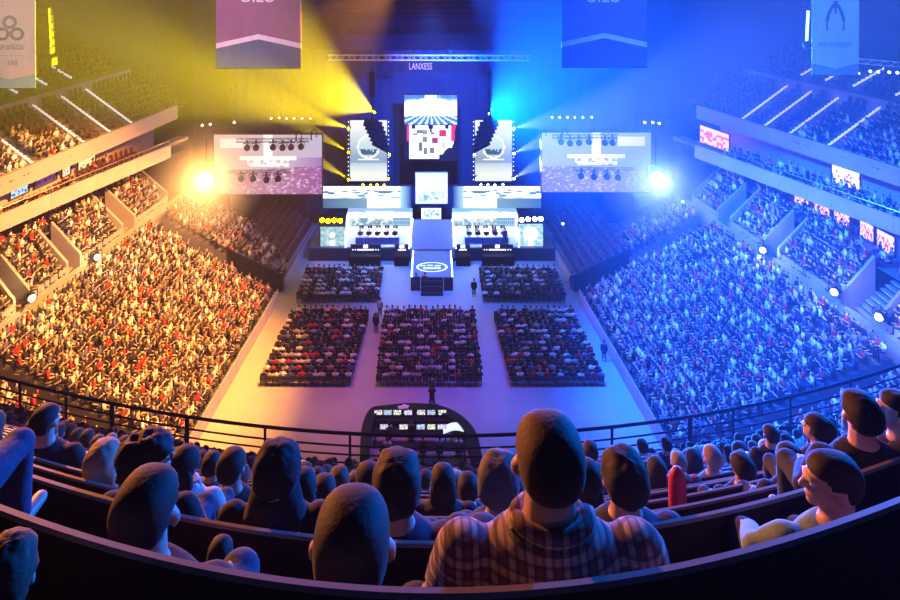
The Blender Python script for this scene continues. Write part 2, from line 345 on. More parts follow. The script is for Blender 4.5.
# ================= crowd =================
SKIN = [(.78, .52, .4), (.7, .45, .33), (.82, .58, .46), (.5, .3, .2)]
HAIRC = [(.03, .02, .015), (.06, .035, .02), (.15, .09, .045), (.35, .24, .11), (.02, .02, .02)]
CLOTH = [(.02, .02, .024)]*11+[(.06, .06, .07)]*3+[(.85, .85, .85)]*6+[(.4, .4, .42)]*2+[(.55, .03, .03)]*3+[(.08, .12, .3)]*2+[(.5, .42, .3)]
def folk_template(kind):
    m = MB()
    m.mi = 0; m.rings([(0, 0, 1.08, .05, .05), (0, .01, 1.16, .05, .055)], 6, False)
    m.ell((0, .02, 1.27), (.085, .1, .125), 8, 5)
    m.mi = 1; m.ell((0, -.005, 1.295), (.094, .105, .118), 8, 5, keep=lambda p: p.y < .045 and p.z > -.06 or p.z > .06)
    m.mi = 2; m.rings([(0, 0, .44, .18, .14), (0, 0, .75, .17, .12), (0, 0, .98, .21, .12), (0, 0, 1.1, .08, .08)], 8)
    for sx in (-1, 1):
        if kind == 1 and True: el, wr = (sx*.3, .1, 1.2), (sx*.2, .15, 1.48)
        elif kind == 2: el, wr = (sx*.26, .08, .75), (sx*.06, .3, .88)
        else: el, wr = (sx*.25, .02, .74), (sx*.14, .3, .64)
        m.mi = 2; m.tube([(sx*.2, 0, 1.02), el], [.065, .055], 5)
        m.mi = 0; m.tube([el, wr], [.05, .035], 5); m.ell(wr, .05, 5, 4)
        m.mi = 3; m.tube([(sx*.1, .02, .5), (sx*.12, .42, .5), (sx*.12, .42, .08)], [.09, .075, .05], 5); m.box((sx*.12, .48, .04), (.09, .24, .08))
    V = np.array([tuple(v) for v in m.v]); T = []; R = []
    for f, mi in zip(m.f, m.m):
        for k in range(1, len(f)-1): T.append((f[0], f[k], f[k+1])); R.append(mi)
    return V, np.array(T), np.array(R)
def build_crowd(name, inst, material):
    tpl = [folk_template(k) for k in range(3)]; Vs, Ts, Cs = [], [], []; base = 0
    inst = np.array(inst)
    for k in range(3):
        I = inst[inst[:, 5] == k]; n = len(I)
        if not n: continue
        V, T, R = tpl[k]; c, s_ = np.cos(I[:, 3]), np.sin(I[:, 3]); sc = I[:, 4]
        W = np.empty((n, len(V), 3))
        W[:, :, 0] = (V[None, :, 0]*c[:, None]-V[None, :, 1]*s_[:, None])*sc[:, None]+I[:, 0:1]
        W[:, :, 1] = (V[None, :, 0]*s_[:, None]+V[None, :, 1]*c[:, None])*sc[:, None]+I[:, 1:2]
        W[:, :, 2] = V[None, :, 2]*sc[:, None]*.88+I[:, 2:3]
        pal = np.empty((n, 4, 3))
        pal[:, 0] = np.array(SKIN)[rng.integers(0, len(SKIN), n)]; pal[:, 1] = np.array(HAIRC)[rng.integers(0, len(HAIRC), n)]
        pal[:, 2] = np.array(CLOTH)[rng.integers(0, len(CLOTH), n)]; pal[:, 3] = np.array([(.04, .05, .09), (.03, .03, .03), (.2, .17, .12)])[rng.integers(0, 3, n)]
        Vs.append(W.reshape(-1, 3)); Ts.append((T[None]+(np.arange(n)*len(V))[:, None, None]).reshape(-1, 3)+base); base += n*len(V)
        Cs.append(pal[:, R].reshape(-1, 3))
    V = np.concatenate(Vs); T = np.concatenate(Ts); C = np.concatenate(Cs)
    me = bpy.data.meshes.new(name); me.vertices.add(len(V)); me.vertices.foreach_set('co', V.ravel())
    me.loops.add(T.size); me.loops.foreach_set('vertex_index', T.ravel().astype(np.int32))
    me.polygons.add(len(T)); me.polygons.foreach_set('loop_start', np.arange(0, T.size, 3, dtype=np.int32)); me.update()
    ca = me.color_attributes.new('Col', 'FLOAT_COLOR', 'CORNER'); A = np.ones((T.size, 4)); A[:, :3] = np.repeat(C, 3, axis=0); ca.data.foreach_set('color', A.ravel())
    me.validate(); return link(name, me, None, material)
# floor blocks: (x0, x1, rear Y, front Y)
FLOOR_BLOCKS = {'left': (-13.0, -6.1, 48.3, 56.7), 'centre': (-4.25, 3.8, 48.3, 56.7), 'right': (5.9, 13.0, 48.3, 56.7), 'front left': (-12.6, -4.9, 59.4, 63.9), 'front right': (4.7, 12.4, 59.4, 63.9)}
CHAIRS = []
for bn, (xa, xb, ya, yb) in FLOOR_BLOCKS.items():
    for j, y in enumerate(frange(ya, yb, .76)):
        sh = .35 if bn == 'left' else -.3 if bn == 'right' else 0
        for x in frange(xa+.25, xb-.25, .5):
            xx = x+sh*(y-ya)/(yb-ya)*1.5
            CHAIRS.append((xx, y, 0, 0))
            if random.random() < .97: FOLK.append((xx+random.uniform(-.05, .05), y+.02, 0, random.gauss(0, .12), random.uniform(.94, 1.05), 2 if random.random() < .4 else 0, 0))
def chair_mb(simple=False):
    m = MB(); m.bev((0, .02, .43), (.44, .42, .04), .04); m.bev((0, -.2, .68), (.42, .04, .3), .02, rot=(.12, 0, 0))
    for sx in (-1, 1):
        m.tube([(sx*.2, .22, 0), (sx*.2, .0, .42), (sx*.2, -.2, .84)], .014, 4); m.tube([(sx*.2, -.24, 0), (sx*.2, .18, .42)], .014, 4)
    return m
def seat_mb():
    m = MB(); m.bev((0, .1, .42), (.46, .4, .07), .05); m.bev((0, -.12, .68), (.46, .07, .5), .05, rot=(.15, 0, 0)); m.box((0, -.05, .2), (.08, .3, .4))
    return m
def mass(items, mb, name, label, cat, group, m_, rest_name, rest_label, most=298):
    items = sorted(items, key=lambda q: q[1]); o0 = None
    o0 = link(name, mb.mesh(name), None, m_)
    for k, (x, y, z, rz) in enumerate(items[:most]):
        o = o0 if k == 0 else o0.copy()
        if k: COL.objects.link(o)
        o.location = (x, y, z); o.rotation_euler = (0, 0, rz); tag(o, label(x, y, z) if callable(label) else label, cat, group)
    V = np.array([tuple(v) for v in mb.v]); rest = items[most:]
    if rest:
        r = MB(); 
        for (x, y, z, rz) in rest:
            M = Matrix.Translation((x, y, z)) @ Matrix.Rotation(rz, 4, 'Z'); r.add([M @ v for v in mb.v], mb.f)
        o = r.build(rest_name, m_); tag(o, rest_label, cat, None, 'stuff')
mass(CHAIRS, chair_mb(), 'folding_chair', lambda x, y, z: f"dark folding chair under a seated fan in the {'left' if x<-5 else 'centre' if x<4.8 else 'right'} rear block of the floor", 'chair', 'folding chairs in the rear floor blocks', mat('black_chair', (.03, .03, .035), .5), 'folding_chairs', 'rows of dark folding chairs towards the stage end of the arena floor')
SEATS = [q for q in SEATS]
mass(SEATS, seat_mb(), 'stadium_seat', lambda x, y, z: f"empty tip-up seat in the {'left' if x<0 else 'right'} {'balcony' if z<14.5 and z>12 else 'upper tier' if z>14 else 'retractable stand'}, near end", 'seat', 'empty tip-up seats of the side stands', DKSEAT, 'stadium_seats', 'rows of empty dark tip-up seats in the side stands towards the stage')
# ================= stage, screens and rig =================
def img_mesh(name, W, H, nx, ny, fn, parent, c, es, dy=0, keep=None, base=True, emitmat=None, rot=0, m_=None):
    """flat display of nx x ny lit cells; fn(u, v) gives linear colour, v up"""
    m = MB(); c = Vector(c)
    for j in range(ny):
        for i in range(nx):
            u, v = (i+.5)/nx, (j+.5)/ny
            if keep and not keep(u, v): continue
            m.col = fn(u, v)
            x0, x1, z0, z1 = [c.x-W/2+W*i/nx, c.x-W/2+W*(i+1)/nx, c.z-H/2+H*j/ny, c.z-H/2+H*(j+1)/ny]
            m.quad((x0, c.y+dy, z0), (x1, c.y+dy, z0), (x1, c.y+dy, z1), (x0, c.y+dy, z1))
    return m.build(name, m_ or attr_mat('display_%g' % es, es, base=False), parent, colors=True)
def rect(x0, y0, x1, y1, Y): a, b = P(x0, y1, Y), P(x1, y0, Y); return (a+b)/2, b.x-a.x, b.z-a.z
def hsh(*a): return noise.noise(Vector([q*1.37+.5 for q in (list(a)+[0, 0])[:3]]))*.5+.5
def mixc(a, b, t): t = max(0, min(1, t)); return tuple(p+(q-p)*t for p, q in zip(a, b))
def screen(name, label, cat, r, Y, nx, ny, fn, es, depth=.25, frame=.08, group=None, keep=None, fm=None):
    c, w, h = rect(*r, Y); t = thing(name, label, cat, (c.x, c.y, c.z-h/2), group)
    m = MB(); m.box((c.x, c.y+depth/2+.02, c.z), (w+.02, depth, h+.02)); m.build('housing', BLACK, t)
    if frame:
        m = MB()
        for sx in (-1, 1): m.box((c.x+sx*(w/2+frame/2), c.y+depth/2-.03, c.z), (frame, depth+.1, h+2*frame)); m.box((c.x, c.y+depth/2-.03, c.z+sx*(h/2+frame/2)), (w, depth+.1, frame))
        m.build('frame', fm or DARK, t)
    img_mesh('display', w, h, nx, ny, fn, t, c, es, keep=keep); return t, c, w, h
# --- deck
DECK = mat('stage_deck', (.1, .11, .14), .4, scale=.5); NAVY = mat('dark_stage_skirt', (.02, .025, .04), .6)
m = MB(); m.box((-7.6, 71.1, .65), (10.6, 8.2, 1.3)); m.box((7.6, 71.1, .65), (10.6, 8.2, 1.3)); m.box((0, 72.4, .65), (4.6, 5.6, 1.3))
t = thing('stage', 'wide black stage platform with skirt across the far end of the floor', 'stage', (0, 71, 0)); m.build('platform', NAVY, t)
m = MB(); m.box((-7.6, 71.1, 1.33), (10.6, 8.2, .05)); m.box((7.6, 71.1, 1.33), (10.6, 8.2, .05)); m.build('deck', DECK, t)
# thrust with logo, ramp and steps
t = thing('thrust_stage', 'square thrust platform with pale oval logo and lit edge strips in the centre aisle', 'stage', (0, 64, 0))
zt = 1.3
m = MB(); m.bev((0, 63.9, .62), (4.05, 5.2, 1.24), .06); m.build('platform', NAVY, t)
m = MB(); m.box((0, 63.9, 1.27), (4.0, 5.16, .06)); m.build('deck', mat('thrust_deck', (.1, .17, .28), .35), t)
m = MB()
for sx in (-1, 1):
    for i in range(14): m.box((sx*1.96, 61.5+i*.37, 1.33), (.09, .24, .06))
m.build('edge_light', mat('edge_lamp', (.9, .95, 1), .4, emit=(.75, .88, 1), es=9), t)
m = MB()
N = 48
for k in range(N):
    a, b = 2*PI*k/N, 2*PI*(k+1)/N
    for (r0, r1) in ((.86, 1), ):
        m.quad(*[(1.55*q*math.cos(x), 63.2+.95*q*math.sin(x), 1.31) for q, x in ((r0, a), (r1, a), (r1, b), (r0, b))])
for (x, y, w, d) in ((-.9, 63.45, .5, .18), (-.2, 63.5, .55, .2), (.55, 63.45, .6, .18), (0, 62.95, 1.7, .24)): m.box((x, y, 1.31), (w, d, .015))
m.build('oval_logo', mat('logo_white', (.8, .85, .9), .5, emit=(.7, .85, 1), es=1.2), t)
m = MB()
for sx in (-1, 1): m.tube([(sx*1.1, 61.2, 0), (sx*1.1, 61.2, 1.25)], .035, 6)
m.build('step_rail', WHITE, t)
m = MB()
for i in range(3): m.box((0, 60.55+i*.25, .15+.2*i), (2.1, .3, .3+.4*i))
m.build('steps', NAVY, t)
t = thing('stage_ramp', 'pale lit ramp rising between the two player booths', 'ramp', (0, 69, 0))
a, b = P(410, 249, 66.8), P(455, 249, 66.8); c, d = P(414, 219.5, 70.2), P(451, 219.5, 70.2)
m = MB(); m.add([a, b, d, c, a-Vector((0, 0, .9)), b-Vector((0, 0, .9)), d-Vector((0, 0, 1)), c-Vector((0, 0, 1))], [(0, 1, 2, 3), (4, 7, 6, 5), (0, 4, 5, 1), (1, 5, 6, 2), (2, 6, 7, 3), (3, 7, 4, 0)]); m.build('ramp_deck', mat('ramp_grey', (.22, .24, .32), .3), t)
for sx, (q, e) in ((-1, (a, c)), (1, (b, d))):
    m = MB(); m.tube([q+Vector((sx*.12, 0, .05)), e+Vector((sx*.12, 0, .05))], .05, 6); m.build('glow_strip', MATS['edge_lamp'], t)
# --- lighting fixtures
LENS = {}
def lens(col, es):
    k = (col, es)
    if k not in LENS: LENS[k] = mat('lamp_lens_%d' % len(LENS), col, .3, emit=col, es=es)
    return LENS[k]
PROTO = {}
def fixture(loc, aim, col, es, label, group, r=.2, name='stage_lamp'):
    """moving-head style lamp: yoke, can and lens"""
    key = (col, es, r)
    if key not in PROTO:
        t = thing(name, label, 'lamp', (0, 0, 0), group); R = r
        m = MB(); m.tube([(0, 0, R*1.2), (0, 0, R*2.3)], R*.3, 6)
        for sx in (-1, 1): m.box((sx*R*1.25, 0, R*.55), (R*.16, R*.5, R*1.5))
        m.box((0, 0, R*1.3), (R*2.6, R*.5, R*.2)); m.build('yoke', BLACK, t)
        m = MB(); m.tube([(0, R*1.2, 0), (0, R*.6, 0), (0, -R*.6, 0), (0, -R*1.1, 0)], [R*.55, R*.85, R, R*1.05], 12); m.build('can', BLACK, t, smooth=False)
        m = MB(); m.tube([(0, -R*1.02, 0), (0, -R*1.16, 0)], [R*.9, R*.7], 12); m.build('lens', lens(col, es) if es else mat('dark_glass', (.05, .05, .06), .1), t)
        PROTO[key] = t; o = t
    else: o = dup(PROTO[key], label=label, group=group)
    o.location = loc; d = Vector(aim)-Vector(loc); o.rotation_euler = (0, 0, math.atan2(d.x, -d.y))
    return o
def truss(name, a, b, r, label, m_, group=None, n=None):
    a, b = Vector(a), Vector(b); t = thing(name, label, 'truss', (a+b)/2, group); d = (b-a); L = d.length; d.normalize()
    u = d.cross(Vector((0, 0, 1))); u = u.normalized() if u.length > .01 else Vector((1, 0, 0)); w = d.cross(u).normalized()
    m = MB(); cs = [(u+w)*r, (u-w)*r, (-u-w)*r, (-u+w)*r]
    for c in cs: m.tube([a+c, b+c], r*.14, 5)
    m.build('chord', m_, t); m = MB(); n = n or max(4, int(L/(r*2.4)))
    for i in range(n):
        p, q = a+d*L*i/n, a+d*L*(i+1)/n
        for k in range(4): m.tube([p+cs[k], q+cs[(k+1) % 4]] if i % 2 else [p+cs[(k+1) % 4], q+cs[k]], r*.09, 4, False)
    m.build('lattice', m_, t); return t
TR = mat('truss_aluminium', (.75, .72, .78), .5, .2)
truss('truss', P(328, 57.5, 68), P(531, 58, 68), .26, 'long pale lattice truss spanning above the stage in front of the wall sign', TR)
# --- centre screens
def cen(u, v):
    k = abs(u-.5)
    if v > .86: return (1.2, 1.3, 1.2) if k < .12 else mixc((.05, .2, .75), (.3, .7, 1), hsh(u*9, v*5)**4)
    if v > .7 and k > .2: return mixc((1.1, 1.2, 1.1), (.05, .2, .7), (v-.72-.2*(1-2*k)*.3)*6+.6*(hsh(u*7, v*6)-.5))
    if v > .3: return (1.3, 1.35, 1.15)
    ray = math.sin(math.atan2(u-.5, .35-v+.15)*26)
    return mixc((.02, .12, .3), (.7, 1, 1.1), ray*.5+.5 if ray > .1 or v > .26 else .05)
screen('video_screen', 'white and blue centre video screen hanging over the stage ramp', 'screen', (404.5, 95, 457, 124.5), 72, 44, 24, cen, 1.45)
def mapkeep(u, v):
    if v > .9: return .04 < u < .97 and not (abs(u-.17) < .03 or abs(u-.5) < .035 and v > .88 or abs(u-.8) < .03)
    if v > .55: return .05 < u < .95
    if v > .36: return .08 < u < .93-.1*(.55-v)
    if v > .2: return .1 < u < .72+.1*(v-.2)/.16
    return .09 < u < .66 and v > .05
def mapcol(u, v):
    for (x, y, w, h, c) in ((.72, .78, .07, .09, (.5, .01, .03)), (.58, .58, .06, .09, (.25, .02, .05)), (.5, .9, .03, .1, (.03, .05, .05)), (.28, .84, .05, .05, (.12, .15, .1)), (.38, .82, .05, .06, (.2, .2, .15)), (.38, .6, .05, .08, (.15, .17, .13)), (.3, .4, .035, .12, (.08, .12, .1)), (.4, .28, .04, .09, (.12, .15, .12)), (.52, .3, .045, .09, (.12, .14, .12)), (.2, .76, .05, .03, (.2, .2, .15)), (.22, .58, .06, .025, (.4, .4, .35)), (.74, .46, .02, .08, (.15, .15, .15)), (.53, .79, .04, .03, (.1, .1, .1))):
        if abs(u-x) < w and abs(v-y) < h: return c
    if v > .55 and (u < .1 or u > .89): return mixc((.9, .02, .1), (.5, .01, .1), hsh(u*9, v*9))
    return (1.15, 1.05, 1.0)
screen('video_screen', 'white centre screen with dark blocks and red edges showing a game map', 'screen', (404.5, 125.5, 457, 161), 71.9, 44, 32, mapcol, 1.8, keep=mapkeep, frame=0)
def portr(u, v):
    if u < .07 or u > .93 or v < .05 or v > .95: return (1.3, 1.3, 1.2)
    if v > .42: return mixc((.75, .85, .8), (.95, 1, .9), v)
    return mixc((.1, .3, .45), (.8, .9, .9), hsh(u*7, v*9, 3)*1.6-.3)
screen('video_screen', 'upright white-framed screen in the middle of the stage back wall', 'screen', (416, 173.5, 447, 203), 71, 24, 24, portr, 1.9, fm=mat('white_frame', (.7, .75, .8), .4))
def lowsc(u, v): return (1.2, 1.2, 1.1) if u < .08 or u > .92 or v > .85 or v < .1 else mixc((.1, .3, .5), (1, 1.1, 1), (hsh(u*8, v*6, 5)-.35)*3)
screen('video_screen', 'small white screen at the top of the stage ramp', 'screen', (421.5, 208, 441, 219), 70.6, 16, 9, lowsc, 1.8)
# --- tall banner screens with ring emblem and words
def tall(mir):
    def f(u, v):
        q = 1-u if mir else u
        r = math.hypot((u-.5)*.62/.95, (v-.56)*.95/.95)
        if .165 < r*1.0 < .2: return (1, 1.1, 1.1)
        if r < .165:
            if -.13 < v-.56 < -.045: return (.05, .14, .22) if hsh(u*16, v*9) > .4 else (.6, .8, .9)
            return mixc((.5, .65, .72), (.75, .9, .95), (v-.4)*3)
        if .33 < v < .36 and .2 < u < .8: return (1, 1.1, 1.1)
        return mixc((.95, 1, .85), mixc((.3, .42, .55), (.75, .85, .9), abs(v-.55)*2.2), min(1, abs(v-.08)*5)) if v < .3 else mixc((.3, .42, .55), (.95, 1., 1.), (v-.42)*1.9+.06)
    return f
for mir, r, lab in ((0, (350, 120, 387, 181), 'left'), (1, (475, 120, 512, 181), 'right')):
    t, c, w, h = screen('banner_screen', f"tall pale LED banner screen with ring emblem on the {lab} of the centre screens", 'screen', r, 72, 28, 44, tall(mir), 1.05, frame=.1)
    m = MB()
    for sx in (-1, 1):
        for i in range(14): m.ell((c.x+sx*(w/2+.17), c.y-.06, c.z-h/2+.2+i*(h-.4)/13), .05, 6, 4)
    m.build('edge_bulb', lens((.9, .95, 1), 4), t)
# --- LED header strips above the booths
def strip(mir):
    def f(u, v):
        q = u if not mir else 1-u     # q: 0 outer end, 1 by the centre
        if q > .88: return mixc((.35, .6, .95), (.02, .07, .3), (q-.88)*9)
        if v > .82: return (1, 1.1, 1.05)
        if .55 < v: return mixc((1.05, 1.1, 1.0), (.06, .16, .26), (hsh(q*9, v*30, 2)-.46)*6)
        if .42 < v: return mixc((1.2, 1.2, 1), (.25, .4, .45), (hsh(q*5, v*9, 4)-.45)*5)
        if math.hypot((q-.8)*5, (v-.28)*3) < .38: return (1.2, 1.2, 1.1)
        if q > .5: return mixc((.7, .8, .8), (1, 1, .9), hsh(q*6, v*3, 8))
        return mixc((.04, .12, .22), (.25, .4, .5), q*1.2)
    return f
for mir, r, lab in ((0, (323, 186, 411, 208), 'left'), (1, (453, 186, 541, 208), 'right')):
    screen('led_header', f"wide white and blue LED header strip above the {lab} player booth", 'screen', r, 71.5, 66, 18, strip(mir), 1.55)
# --- small square screens outside the booths
def sq(disc):
    def f(u, v):
        if disc and math.hypot(u-.5, v-.56) < .3: return (1.4, 1.35, 1.1)
        if disc and math.hypot(u-.5, v-.14) < .1: return (1.2, 1.2, 1)
        if not disc and (math.hypot((u-.48)*1.3, v-.62) < .14 or math.hypot(u-.48, v-.28) < .12): return (1, 1.1, 1)
        return mixc((.12, .35, .42), (.6, .85, .85), hsh(u*5, v*5, 7)*1.5-.2)
    return f
screen('video_screen', 'small teal screen standing on the stage left of the left booth', 'screen', (320.5, 226.5, 345, 249), 67.4, 20, 20, sq(0), 1.1)
screen('video_screen', 'small blue screen with bright disc right of the right booth', 'screen', (518.5, 223.5, 543, 247), 67.4, 20, 20, sq(1), 1.3)
# --- big side screens
def side(mir):
    def f(u, v):
        q = u if mir else 1-u          # q grows outward
        k = abs(u-.5)
        crowd = v < .42-.1*(q-.5)*(1 if not mir else .2)
        col = mixc((.62, .55, .75), (.85, .6, .55), q*1.2-.1) if not mir else mixc((.5, .5, .8), (.42, .5, .95), q)
        if .78 < v < .93 and .7 < q < .95: col = mixc(col, (1.3, 1.2, 1.1), .8)
        if k < .045 and v > .6: return (1.25, 1.2, 1.15)
        if k < .27 and .56 < v < .63: return (1.2, 1.15, 1.1)
        if k < .2 and .46 < v < .56 and hsh(u*14, v*12, 1) > .4: return (1.15, 1.1, 1.1)
        if crowd:
            n = hsh(u*26, v*22, 6); base = mixc((.36, .1, .4), (.75, .4, .38), q) if not mir else mixc((.3, .26, .7), (.4, .38, .8), q)
            return mixc(base, (1, .75, .95), (n-.55)*4)
        if not mir and .42 < v < .62 and q < .3: return mixc((.4, .2, .55), col, q*3)
        return col
    return f
SCR = {}
for mir, r, lab in ((0, (214, 134.5, 322, 194), 'left'), (1, (541.5, 132.5, 651, 192), 'right')):
    t, c, w, h = screen('side_screen', f"large {'pink' if not mir else 'lilac'} projection screen hanging {lab} of the stage", 'screen', r, 66, 72, 44, side(mir), .9, depth=.12, frame=.1)
    SCR[mir] = (c, w, h)
    # lamp bars in front
    sgn = -1 if not mir else 1; Yb = 64.6
    up = [(247, 147), (256, 147), (273, 146.5), (282.5, 147), (291, 146.5), (301, 146)] if not mir else [(561, 141), (570, 142.5), (579, 142), (589, 141), (605, 142), (612.5, 142)]
    dn = [(241, 178), (253, 178), (266.5, 179), (278, 178)] if not mir else [(581, 175), (594, 176), (607, 176), (618, 176.5)]
    ea, eb = ((236, 140.5), (309, 140)) if not mir else ((552, 136.5), (618, 136))
    truss('lamp_bar_truss', P(*ea, Yb), P(*eb, Yb), .16, f"dark lamp truss across the top of the {lab} projection screen", DARK)
    ea, eb = ((228, 171.5), (290, 171.5)) if not mir else ((572, 169), (634, 169))
    truss('lamp_bar_truss', P(*ea, Yb), P(*eb, Yb), .12, f"dark lamp truss across the middle of the {lab} projection screen", DARK)
    for k, (x, y) in enumerate(up+dn):
        row = 'upper' if k < len(up) else 'lower'
        fixture(P(x, y, Yb), P(x, y+30, Yb-6), (.05, .05, .06), 0, f"black stage lamp on the {row} bar before the {lab} screen, {ordi(k+1 if k < len(up) else k+1-len(up))} from left", f"lamps on the {row} bar of the {lab} screen", .3)
    for x, y in ([(299, 135), (314, 134)] if not mir else [(565, 132), (543, 134)]):
        m = MB(); p = P(x, y, Yb); m.tube([p+Vector((-.3, 0, -.6)), p+Vector((-.3, 0, .2)), p+Vector((0, 0, .5)), p+Vector((.3, 0, .2)), p+Vector((.25, 0, -.3))], .08, 6)
        tag(m.build('cable_loop', BLACK), f"black cable loop above the {lab} projection screen at its {'inner' if x in (314, 543) else 'middle'} part", 'cable')
# --- pairs of things mirrored over the axis: beam lamps, wash lamps
YEL = (1, .72, .0); ICE = (.75, .88, 1)
def lampset(pts, Y, col, es, lab, grp, r=.16, aim=(0, 20, 12)):
    for k, (x, y) in enumerate(pts): fixture(P(x, y, Y), aim, col, es, f"{lab}, {ordi(k+1)} from left", grp, r)
lampset([(363, 184.3), (370.5, 184.5), (377, 184.3), (384, 184.5)], 71, YEL, 10, 'yellow lamp in the row under the left banner screen', 'yellow lamps under the left banner screen')
lampset([(481, 184), (488, 184), (495, 184.5), (503, 184)], 71, ICE, 10, 'white lamp in the row under the right banner screen', 'white lamps under the right banner screen')
lampset([(322, 219), (328, 219.5), (334, 219), (340, 219.5)], 67.5, YEL, 40, 'glaring yellow lamp above the small teal screen', 'yellow lamps beside the left booth', .3)
lampset([(522, 218.5), (528.5, 218), (535, 217.5), (541, 217.5)], 67.5, ICE, 40, 'glaring white lamp above the small disc screen', 'white lamps beside the right booth', .3)
lampset([(271, 118), (279, 117.5), (286.5, 118), (294, 118), (302, 118), (310, 118)], 70, (1, .9, .5), 6, 'small yellow lamp in the row above the left projection screen', 'lamps above the left projection screen', .13)
lampset([(552, 117), (560, 117), (567.5, 117), (575, 117), (583, 117), (592, 117)], 70, ICE, 8, 'small white lamp in the row above the right projection screen', 'lamps above the right projection screen', .13)
lampset([(202, 125), (210, 124), (234, 122)], 68, (1, .75, .45), 8, 'small lamp high beyond the left upper tier', 'lamps beyond the left tier', .14)
lampset([(645, 122), (653, 122), (659.5, 123)], 68, ICE, 10, 'small white lamp high beyond the right upper tier', 'lamps beyond the right tier', .17)
lampset([(683, 201), (563, 223)], 63, ICE, 8, 'lone white lamp in the dark beside the right stand', 'lone lamps on the right', .16)
truss('lamp_truss', P(858, 61, 46), P(905, 65, 46), .17, 'lattice truss with lamps over the right upper tier', TR)
lampset([(859, 73), (871, 71), (879, 71.5), (890, 72), (898, 72.5)], 45.8, ICE, 5, 'small white lamp hanging from the truss over the right upper tier', 'lamps over the right upper tier', .13)
for s in (-1, 1):
    for k, (x, y) in enumerate(LAMPS[s]):
        p = on_wall(x, y, X1, s); fixture(p+Vector((-s*.5, -.2, .3)), (0, 10, 0), (1, .92, .6) if s < 0 else (1, .97, .9), 7, f"glaring work lamp at a stair gap of the {SIDE[s]} stand parapet, {ordi(k+1) if s > 0 else ordi(2-k)} from left", f"work lamps on the {SIDE[s]} stand parapet", .3)
        point('work_lamp_light', p+Vector((-s*1.2, -.8, .9)), (1, .75, .35) if s < 0 else (.75, .88, 1), 260)
# --- followspots glaring at the camera
for x, y, col, lab in ((205, 180, (1, .78, .42), 'orange-white'), (657, 179, (1, .96, .86), 'white')):
    p = P(x, y, 63.5); t = thing('flood_light', f"huge glaring {lab} flood light at the outer edge of the {'left' if x<400 else 'right'} projection screen", 'lamp', p)
    m = MB(); m.tube([p+Vector((0, 1.2, 0)), p+Vector((0, .5, 0)), p+Vector((0, 0, 0))], [.35, .6, .75], 16); m.build('housing', BLACK, t)
    m = MB(); m.tube([p+Vector((0, -.02, 0)), p+Vector((0, -.12, 0))], [.7, .5], 16); m.build('lens', lens(col, 70), t)
    m = MB(); m.tube([p+Vector((-.85, .4, 0)), p+Vector((-.85, .4, 1.2)), p+Vector((.85, .4, 1.2)), p+Vector((.85, .4, 0))], .06, 6); m.tube([p+Vector((0, .4, 1.2)), p+Vector((0, .4, 4))], .05, 6); m.build('yoke', BLACK, t)
# --- line arrays by the banner screens
for s, pts, lab in ((-1, (372, 124), 'left'), (1, (490, 124), 'right')):
    p0 = P(*pts, 69.5); t = thing('line_array', f"black curved line array of loudspeakers hanging before the {lab} banner screen", 'loudspeaker', p0)
    for i in range(6):
        a = math.radians(10+i*6); c = p0+Vector((-s*(.1+.19*i), -.02*i*i, -.43*i))
        m = MB(); m.bev(c, (2.0, .95, .4), .06, rot=(a*.4, -s*a*.7, 0)); m.build('cabinet', BLACK, t)
    m = MB(); m.tube([p0+Vector((0, 0, .2)), p0+Vector((0, 0, 6))], .09, 6); m.box(p0+Vector((0, 0, .32)), (1.4, .9, .12)); m.tube([p0+Vector((0, 0, 3)), p0+Vector((0, 0, 5.6))], .28, 8); m.build('rigging', BLACK, t)
# --- beam lamps and beams
BEAM_L = [((375, 112), 72), ((349, 128), 71), ((349, 152), 71), ((349, 179), 71), ((390, 154), 71), ((389, 178), 71)]
BEAM_R = [((489, 113), 72), ((513.5, 128), 71), ((513.5, 153), 71), ((513.5, 178), 71), ((474, 154), 71), ((476, 178), 71)]
for k, ((x, y), Y) in enumerate(BEAM_L): fixture(P(x, y, Y), P(x-80, y-20, Y-20), YEL, 25, f"yellow beam lamp around the left banner screen, {['topmost','upper outer','middle outer','lowest outer','upper inner','lower inner'][k]}", 'yellow beam lamps', .17)
for k, ((x, y), Y) in enumerate(BEAM_R): fixture(P(x, y, Y), P(x+80, y-20, Y-20), ICE, 25, f"white beam lamp around the right banner screen, {['topmost','upper outer','middle outer','lowest outer','upper inner','lower inner'][k]}", 'white beam lamps', .17)
# --- wall sign
def lettering(name, text, loc, size, sx, m_, parent=None):
    fc = bpy.data.curves.new('t', 'FONT'); fc.body = text; fc.size = size; fc.extrude = .03; fc.align_x = 'CENTER'
    fo = bpy.data.objects.new('t', fc); COL.objects.link(fo); me = bpy.data.meshes.new_from_object(fo.evaluated_get(bpy.context.evaluated_depsgraph_get())); bpy.data.objects.remove(fo)
    me.materials.clear(); o = link(name, me, parent, m_); o.location = loc-(parent.location if parent else Vector((0, 0, 0))); o.rotation_euler = (PI/2, 0, 0); o.scale = (sx, 1, 1); return o
tag(lettering('wall_sign', 'LANXESS', P(420.5, 69.5, 75.5), 1.1, .62, mat('sign_purple', (.7, .5, .9), .4, emit=(.55, .38, .9), es=.9)), 'pale purple lettered wall sign high behind the stage truss', 'sign')
